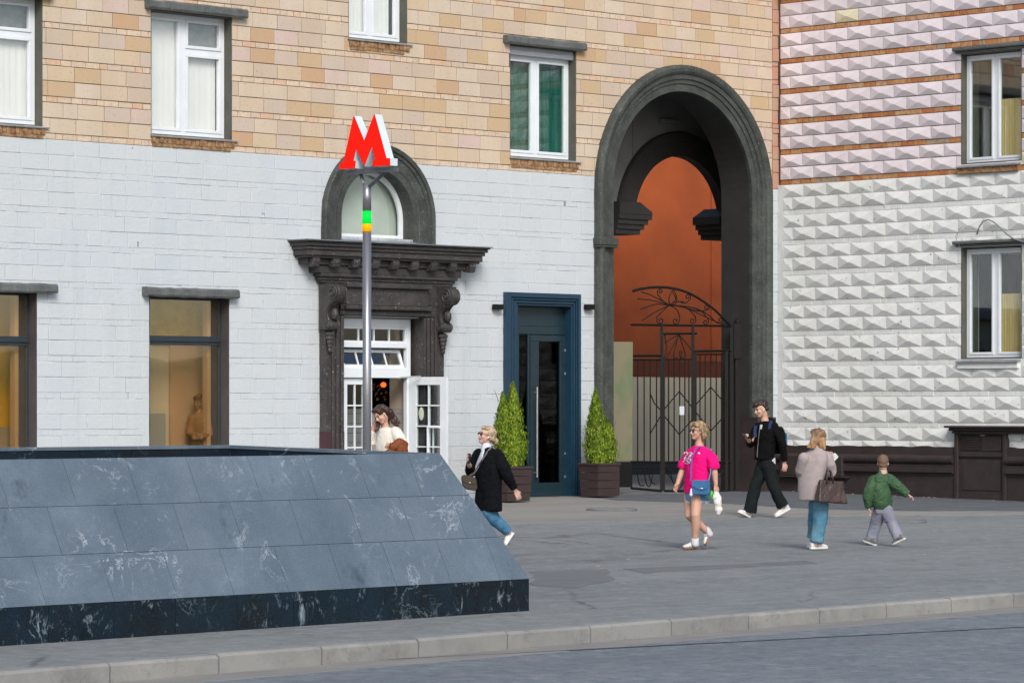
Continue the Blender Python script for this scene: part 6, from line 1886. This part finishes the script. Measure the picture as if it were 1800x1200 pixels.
# ---- boy in the green jacket -----------------------------------------------------
g0 = GP(1538, 959); F = Fig('small boy in a green bomber jacket and grey jeans walking away with one arm out', depth(g0), g0, LFT * .42 + FV * .9, .76, 'skin_light')
P = F.P; neck = P(1552, 828)
F.head(P(1552, 813.5, .0), FV + LFT * -.12, Z, neck, .90)
F.torso([F.ring(1552, 886, 9), F.ring(1551, 870, 11), F.ring(1550, 850, 13), F.ring(1551, 836, 10), F.ring(1552, 829, 5)])
F.arm(P(1535, 842, .0), P(1526, 864, -.02), P(1527, 890, .0)); F.hand(P(1527, 891, 0), -Z, RV, 1, curl=30)
F.arm(P(1566, 841, .0), P(1581, 858, -.05), P(1596, 869, -.08)); F.hand(P(1596, 869, -.08), P(1602, 873, -.10) - P(1596, 869, -.08), -Z + TOW * .3, -1, curl=35)
F.leg(P(1546, 893, .02), P(1539, 920, .10), P(1532, 946, .12), (.062, .047, .034)); F.leg(P(1558, 893, -.02), P(1568, 918, -.03), P(1580, 945, -.14), (.062, .047, .034))
F.skin_done()
q = MB(); q.rings([F.ring(1551, 891, 15, 0, .75), F.ring(1551, 886, 17.5, 0, .75), F.ring(1550, 868, 18.5, 0, .72), F.ring(1549, 850, 17.5), F.ring(1550, 839, 15.5), F.ring(1551.5, 831, 9), F.ring(1552, 826.5, 7)], 24)
q.sleeve([P(1537, 843, .0), P(1528, 860, -.02), P(1526, 874, -.02), P(1527, 891, .0)], [.068, .066, .062, .043], 14); q.sleeve([P(1563, 842, .0), P(1575, 852, -.05), P(1583, 859, -.06), P(1596, 868.5, -.08)], [.072, .066, .058, .042], 14)
F.cloth('bomber_jacket', q, 'green_nylon', .011, 3, .010, 8, 12, .014, 9)
q = MB(); q.rings([F.ring(1551, 889.5, 15.8, 0, .75), F.ring(1551, 894, 15.5, 0, .75)], 20); q.build('waistband', M['green_nylon'], F.root, True)
F.legwear('jeans', 'grey_denim', [F.ring(1552, 888, 13.5), F.ring(1552, 896, 14.5), F.ring(1552, 902, 13)],
          [([P(1547, 898, .02), P(1539.5, 920, .09), P(1534, 938, .11), P(1531.5, 949, .12)], [.085, .072, .070, .072]), ([P(1558, 898, -.02), P(1567.5, 918, -.03), P(1574, 933, -.09), P(1580, 947, -.13)], [.085, .070, .068, .070])], seed=8, amp=.012)
F.shoe(P(1540, 959, .02), P(1517.5, 950, .16), Z + TOW * .1, 'shoe_grey', 'sole_white', .86)
F.shoe(P(1592, 947, -.20), P(1569, 958, -.08), Z + LFT * .35, 'shoe_grey', 'sole_white', .86)
h = F.h; q = MB()
E = lambda p, x, y, z: q.ellipsoid(p, F.hl * x * F.hk, F.hf * y * F.hk, F.hu * z * F.hk, 18, 12)
E(h(0, -.022, .035), .079, .094, .090); E(h(0, -.05, -.02), .066, .052, .055); E(h(0, .04, .08), .065, .05, .035)
F.cloth('hair', q, 'hair_child', .007, 2, .003, 20, 20, .002, 5)

# ---- woman in the black coat -------------------------------------------------------
g0 = GP(889, 958.5); F = Fig('blonde woman in a long black coat and sunglasses striding behind the parapet', depth(g0), g0, LFT * .86 + TOW * .5, .99, 'skin_light')
P = F.P; neck = P(855, 786)
F.head(P(855, 765, -.02), LFT * .84 + TOW * .42 + Z * .22, Z - LFT * .20, neck)
F.torso([F.ring(856, 895, 16), F.ring(857, 860, 16), F.ring(857, 825, 17), F.ring(857, 800, 17), F.ring(856, 786, 6)])
F.arm(P(840, 797, .16), P(828, 826, .08), P(824, 815, -.12)); hd = F.hand(P(824, 815, -.12), Z * .9 - RV * .15 + TOW * .2, RV + TOW * .3, -1, curl=60)
F.arm(P(876, 800, -.14), P(892, 836, -.16), P(906, 862, -.10)); F.hand(P(906, 862, -.10), P(911, 872, -.08) - P(906, 862, -.10), -F.l, 1, curl=30)
F.leg(P(850, 895, .08), P(840, 930, .0), P(826, 960, -.02)); F.leg(P(858, 895, -.06), P(868, 911, -.02), P(894, 935, .14))
F.skin_done()
q = MB(); q.rings([F.ring(859, 897, 23, 0, .66), F.ring(859, 880, 23.5), F.ring(858.5, 850, 23), F.ring(858, 820, 22.5), F.ring(857.5, 803, 21.5), F.ring(857, 794, 17), F.ring(857, 786, 8.5)], 26)
q.sleeve([P(842, 798, .13), P(830, 815, .12), P(828, 828, .06), P(825, 818, -.06)], [.078, .072, .066, .046], 14); q.sleeve([P(874, 800, -.12), P(884, 820, -.17), P(893, 838, -.16), P(904, 859, -.11)], [.082, .078, .072, .050], 14)
F.cloth('long_coat', q, 'black_wool', .011, 5, .012, 3, 7, .010, 10)
q = MB(); mpts = [(-6, -15), (-3, -10), (0, -5), (4, 4), (5.5, 10), (7, 15), (3, 14), (-1, 6), (-6.5, 0), (-8.5, -8)]
q = MB()
rows = [(787, 849, 851.8), (793, 846.5, 851.5), (801, 843, 849.5), (810, 839, 846), (819, 836, 842.5), (828, 834, 838)]
vs = []
for y, a, b in rows:
    for t in range(5): vs.append(F.surf(a + (b - a) * t / 4, y, .006))
q.add(vs, [(r * 5 + c_, r * 5 + c_ + 1, r * 5 + c_ + 6, r * 5 + c_ + 5) for r in range(5) for c_ in range(4)])
blo = q.build('blouse', M['paper'], F.root, True); sm = blo.modifiers.new('s', 'SOLIDIFY'); sm.thickness = .006
q = MB(); q.capsule([neck + Z * .03, neck - Z * .035], [.062, .075], 14); q.build('collar', M['paper'], F.root, True)
F.legwear('jeans', 'denim_blue', [F.ring(855, 884, 14), F.ring(855, 896, 15), F.ring(855, 902, 13)],
          [([P(850, 898, .06), P(841, 928, 0), P(829, 953, 0)], [.10, .075, .065]), ([P(858, 898, -.05), P(868, 911, -.02), P(881, 923, .06), P(892, 933.5, .13)], [.105, .082, .070, .062])], seed=11, amp=.010)
F.shoe(P(904, 938, .20), P(889.5, 960, .05), Z * .4 + LFT * .9, 'white_shoe', 'sole_white', .98, .10)
F.shoe(P(838, 964, .03), P(812, 958, -.10), Z, 'white_shoe', 'sole_white', .98)
h = F.h; q = MB()
E = lambda p, x, y, z: q.ellipsoid(p, F.hl * x * F.hk, F.hf * y * F.hk, F.hu * z * F.hk, 18, 12)
E(h(0, -.034, .040), .082, .092, .086); E(h(0, .025, .082), .066, .060, .034); E(h(0, -.062, -.02), .074, .055, .06); E(h(.01, -.13, -.045), .045, .042, .045)
q.capsule([h(.07, .0, .02), h(.074, -.03, -.03), h(.05, -.10, -.05)], [.018, .02, .016], 10)
F.cloth('hair', q, 'hair_ash', .008, 3, .008, 16, 28, .008, 12)
glasses(F)
q = MB(); q.capsule([h(.081, .002, -.014), h(.080, .014, -.036)], [.009, .005], 8); q.build('earbud', M['white_shoe'], F.root, True)
ph = thing('phone', hd, 'dark phone in the raised hand of the woman in the black coat', 'phone')
c = P(824.5, 806, -.18); t = (Z + LFT * -.1).normalized(); n = (TOW * .6 + LFT * .8); n = (n - t * n.dot(t)).normalized(); sd = t.cross(n)
q = MB(); q.prism(lambda u, v, w: c + t * u + sd * v + n * w, rrect(.13, .066, .01), 0, .009); q.build('phone_case', M['phone'], ph)
q = MB(); q.prism(lambda u, v, w: c + t * u + sd * v - n * (.001 + w), rrect(.12, .058, .008), 0, .001); q.build('screen', M['sunglass'], ph)
bag = thing('crossbody_bag', P(825, 860, -.1), 'dark brown patterned crossbody bag in front of the woman in the black coat', 'bag')
c = P(825, 848, -.10); tx = (F.f * .75 + F.l * -.45 + TOW * .1).normalized(); tx = Vector((tx.x, tx.y, 0)).normalized(); tn = tx.cross(Z); tn = tn if tn.dot(TOW) > 0 else -tn
th_ = R_(-9)
BC = lambda u, v, w: c + tx * (u * math.cos(th_) - v * math.sin(th_)) + Z * (u * math.sin(th_) * -1 + v * math.cos(th_)) + tn * w
q = MB(); q.prism(BC, rrect(.19, .185, .06), -.05, .05); bevel(q.build('bag_body', M['monogram_leather'], bag), .015)
q = MB(); q.prism(BC, [(-.092, .02), (-.088, .06), (-.05, .09), (.05, .09), (.088, .06), (.092, .02), (.06, -.01), (-.06, -.01)], .053, .060); q.build('flap', M['monogram_leather'], bag)
q = MB(); q.ellipsoid(BC(0, .0, .064), tx * .012, Z * .012, tn * .006, 8, 6); q.build('clasp', M['gold'], bag)
strip([P(866, 783.5, -.06)] + [F.surf(*p, .008) for p in ((862, 788), (855, 797), (848, 808), (842, 818), (837, 827))] + [P(833, 832, -.16), BC(-.02, .10, .03)], .020, .005, TOW).build('strap', simple('mauve_strap', (.14, .11, .15), (.1, .08, .1), 12, .6, .4), bag)

# ---- woman in the cream blouse at the entrance -------------------------------------
DD = 46.0
g0 = at_depth(682, 900, DD); g0.z = gz(g0.y)
F = Fig('woman with long brown hair in a cream blouse touching her face by the entrance', DD, g0, LFT * .62 + TOW * .78, 1.02)
P = F.P; neck = P(677.5, 750)
F.head(P(669.5, 729, -.06), LFT * .62 + TOW * .62 - Z * .48, Z * .9 + LFT * .40, neck, 1.0)
zf = lambda py_m: HOR  # unused
gpy = HOR + (CAM.z - g0.z) / DD * FPX
F.torso([F.ring(681, 845, 19), F.ring(681, 815, 17), F.ring(681, 790, 17), F.ring(680, 765, 19), F.ring(678, 752, 7)])
F.arm(P(664, 763, .14), P(650.5, 778, .06), P(656, 750, .03)); F.hand(P(656, 750, .03), P(659.5, 738, .05) - P(656, 750, .03), RV + FV * .2, -1, curl=30)
F.arm(P(698, 760, -.1), P(709, 781, -.14), P(689, 786, -.30)); F.hand(P(688, 786, -.30), P(679, 782, -.36) - P(688, 786, -.30), TOW + Z * -.2, 1, curl=70)
F.leg(P(676, 845, .05), P(673, 893, .0), P(676, gpy - 9, .05)); F.leg(P(687, 845, -.05), P(690, 893, -.1), P(687, gpy - 9, -.02))
F.skin_done()
q = MB(); q.rings([F.ring(681, 808, 18.5, 0, .7), F.ring(680, 793, 18.5, 0, .7), F.ring(680, 778, 20.5), F.ring(680.5, 765, 21), F.ring(679.5, 756, 18), F.ring(678.5, 751, 11)], 24)
q.sleeve([P(666, 763, .10), P(656, 774, .10), P(651, 779, .06), P(655, 757, .04)], [.080, .074, .068, .050], 14); q.sleeve([P(695, 760, -.08), P(704, 772, -.14), P(709, 782, -.14), P(694, 787, -.27)], [.084, .080, .072, .052], 14)
F.cloth('blouse', q, 'cream_blouse', .011, 5, .012, 4, 8, .005, 12)
F.legwear('trousers', 'charcoal', [F.ring(681, 806, 17), F.ring(681, 830, 19), F.ring(681, 852, 18)],
          [([P(675, 848, .05), P(673, 893, .0), P(676, gpy - 14, .05)], [.115, .10, .10]), ([P(687, 848, -.05), P(690, 893, -.1), P(687, gpy - 14, -.02)], [.115, .10, .10])], seed=14)
F.shoe(P(682, gpy - 1, .10), P(664, gpy - 1, -.08), Z, 'white_shoe', 'sole_white', ground=True); F.shoe(P(693, gpy - 1, .02), P(676, gpy, -.16), Z, 'white_shoe', 'sole_white', ground=True)
h = F.h; q = MB()
E = lambda p, x, y, z: q.ellipsoid(p, F.hl * x * F.hk, F.hf * y * F.hk, F.hu * z * F.hk, 18, 12)
E(h(0, -.026, .042), .084, .098, .090); E(h(.01, .045, .098), .066, .05, .03); E(h(.055, .03, .06), .032, .04, .05)
for off, tip in ((.07, (700, 747)), (.05, (697, 750)), (.03, (701, 742)), (.0, (692, 745))):
    q.capsule([h(off, -.04, .07), h(off + .02, -.09, -.03), P((tip[0] + 678) / 2 + 3, (tip[1] + 724) / 2, -.03), P(tip[0], tip[1], -.05)], [.05, .046, .036, .014], 10)
q.capsule([h(-.06, .02, .03), h(-.08, .03, -.06), P(664, 752, -.14), P(660, 758, -.16)], [.035, .034, .028, .012], 10)
F.cloth('hair', q, 'hair_brown', .008, 3, .008, 12, 30, .006, 12)
q = MB(); q.ellipsoid(h(.078, .0, -.04), F.hl * .007, F.hf * .007, F.hu * .009, 8, 6); q.build('earring', M['sole_white'], F.root, True)
jk = thing('folded_jacket', P(698, 795, -.3), 'rust brown suede jacket hanging over the forearm of the woman in the cream blouse', 'jacket')
q = MB(); q.sleeve([P(691, 784, -.34), P(702, 780, -.26), P(711, 783, -.16)], [.05, .075, .07], 12)
q.rings([(P(702, 784, -.25), RV * .10, FV * .09), (P(704, 800, -.25), RV * .115, FV * .085), (P(703, 830, -.25), RV * .12, FV * .08), (P(702, 856, -.25), RV * .10, FV * .06)], 18)
q.sleeve([P(690, 790, -.33), P(682, 796, -.33), P(680, 815, -.31)], [.035, .05, .04], 10)
folds(remesh(q, .010, 3), .012, 9, 9, 6, .014).build('jacket_cloth', M['brown_suede'], jk, True)

# ---- figure behind the shop window ----------------------------------------------------
wx, wz = LP(350, 735, -.52); zb = 0.05
base = LF(wx, 0.02, -.52); dW = depth(base)
F = Fig('shadowy person standing behind the amber shop window with crossed arms', dW, base, LFT * .3 + TOW * .95, 1.0)
P = F.P; neck = P(350, 722)
mw = 1.0
F.head(P(350, 708, 0), LFT * .5 + TOW * .85, Z, neck, 1.0)
F.torso([F.ring(351, 795, 13), F.ring(351, 770, 13), F.ring(350, 742, 16), F.ring(350, 731, 14), F.ring(350, 722, 5)])
F.arm(P(337, 735), P(333, 762, -.05), P(347, 765, -.22)); F.arm(P(364, 735), P(368, 762, -.05), P(354, 768, -.22)); F.hand(P(347, 765, -.22), RV, TOW, 1); F.hand(P(354, 768, -.22), LFT, TOW, 1)
gpy = HOR + (CAM.z - base.z) / dW * FPX
F.leg(P(345, 795), P(344, 830), P(344, gpy - 8)); F.leg(P(357, 795), P(358, 830), P(358, gpy - 8))
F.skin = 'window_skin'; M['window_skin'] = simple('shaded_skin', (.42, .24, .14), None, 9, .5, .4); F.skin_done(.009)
q = MB(); q.rings([F.ring(351, 800, 15), F.ring(351, 770, 15), F.ring(350, 745, 17.5), F.ring(350, 733, 16), F.ring(350, 724, 7)], 20)
q.sleeve([P(338, 736), P(333, 762, -.05), P(346, 765, -.2)], [.075, .062, .05], 12); q.sleeve([P(362, 736), P(368, 762, -.05), P(355, 768, -.2)], [.075, .062, .05], 12)
F.cloth('sweater', q, simple('rust_sweater', (.40, .22, .12), (.34, .18, .095), 9, .9, .2), .014, 3, .008, 5, 9, .006, 2)
F.legwear('trousers', 'charcoal', [F.ring(351, 792, 14), F.ring(351, 806, 15)], [([P(345, 800), P(344, 830), P(344, gpy - 10)], [.10, .08, .07]), ([P(357, 800), P(358, 830), P(358, gpy - 10)], [.10, .08, .07])], .014)
for x in (344, 358): F.shoe(P(x + 3, gpy - 1, .04), P(x - 3, gpy - 1, -.2), Z, 'shoe_grey', 'sole_white')
h = F.h; q = MB(); q.ellipsoid(h(0, -.02, .05), F.hl * .092, F.hf * .10, F.hu * .085, 16, 10); q.ellipsoid(h(0, .06, .085), F.hl * .07, F.hf * .04, F.hu * .035, 12, 8)
F.cloth('hair', q, simple('rusty_hair', (.22, .11, .055), (.17, .08, .04), 20, .6, .3), .010, 2, .014, 14, 20, .01, 3)

# ------------------------------------------------------------------ far side of the street, sky, sun, camera
mb = MB()
n = 70; xs = [-190 + 260 * i / n for i in range(n + 1)]
vs = []
for i, x in enumerate(xs):
    hgt = 4.5 + 2.5 * noise.noise((x * .05, 2, 0)) + 1.2 * noise.noise((x * .23, 7, 0))
    for (y, z) in ((-92, -2), (-95, hgt * .55), (-101, hgt), (-112, hgt * .8), (-116, -2)): vs.append((x, y + noise.noise((x * .3, y, 0)) * 2, z))
mb.add(vs, [(5 * i + j, 5 * i + j + 1, 5 * i + 6 + j, 5 * i + 5 + j) for i in range(n) for j in range(4)])
tag(mb.build('unseen_tree_ridge', simple('dark_foliage', (.035, .060, .022), (.06, .085, .03), .5, .9, .2), smooth=True), kind='structure')  # unseen ridge standing in for street trees, added to darken reflections

SUN_EL, SUN_AZ = 38.0, -33.0            # azimuth measured from -y towards -x
sun_dir = Vector((math.sin(R_(SUN_AZ)) * math.cos(R_(SUN_EL)), -math.cos(R_(SUN_AZ)) * math.cos(R_(SUN_EL)), math.sin(R_(SUN_EL))))
w = bpy.data.worlds.new('World'); S.world = w; w.use_nodes = True
nt = w.node_tree; nt.nodes.clear()
sky = nt.nodes.new('ShaderNodeTexSky'); sky.sky_type = 'NISHITA'; sky.sun_disc = False
sky.sun_elevation = R_(SUN_EL); sky.sun_rotation = math.atan2(sun_dir.x, sun_dir.y)
sky.air_density = 1.0; sky.dust_density = 2.5; sky.ozone_density = 1.0
bg = nt.nodes.new('ShaderNodeBackground'); bg.inputs[1].default_value = SKY_STR
ow = nt.nodes.new('ShaderNodeOutputWorld'); nt.links.new(sky.outputs[0], bg.inputs[0]); nt.links.new(bg.outputs[0], ow.inputs[0])
ld = bpy.data.lights.new('sun', 'SUN'); ld.energy = SUN_STR; ld.angle = R_(SUN_ANG); ld.color = (1.0, .955, .90)
lo = bpy.data.objects.new('sun', ld); COL.objects.link(lo); lo.rotation_euler = sun_dir.to_track_quat('Z', 'Y').to_euler()
cd = bpy.data.cameras.new('camera'); cam = bpy.data.objects.new('camera', cd); COL.objects.link(cam)
cam.location = CAM; cam.rotation_euler = (R_(90), 0, A - R_(90))
cd.sensor_width = 36; cd.lens = FPX / 1800 * 36; cd.shift_y = (HOR - 600) / 1800; cd.clip_start = .5; cd.clip_end = 3000
S.camera = cam
S.view_settings.view_transform = 'Standard'; S.view_settings.look = 'None'; S.view_settings.exposure = EXPO; S.view_settings.gamma = 1
S.cycles.max_bounces = 8; S.cycles.transparent_max_bounces = 12
S.cycles.use_denoising = True
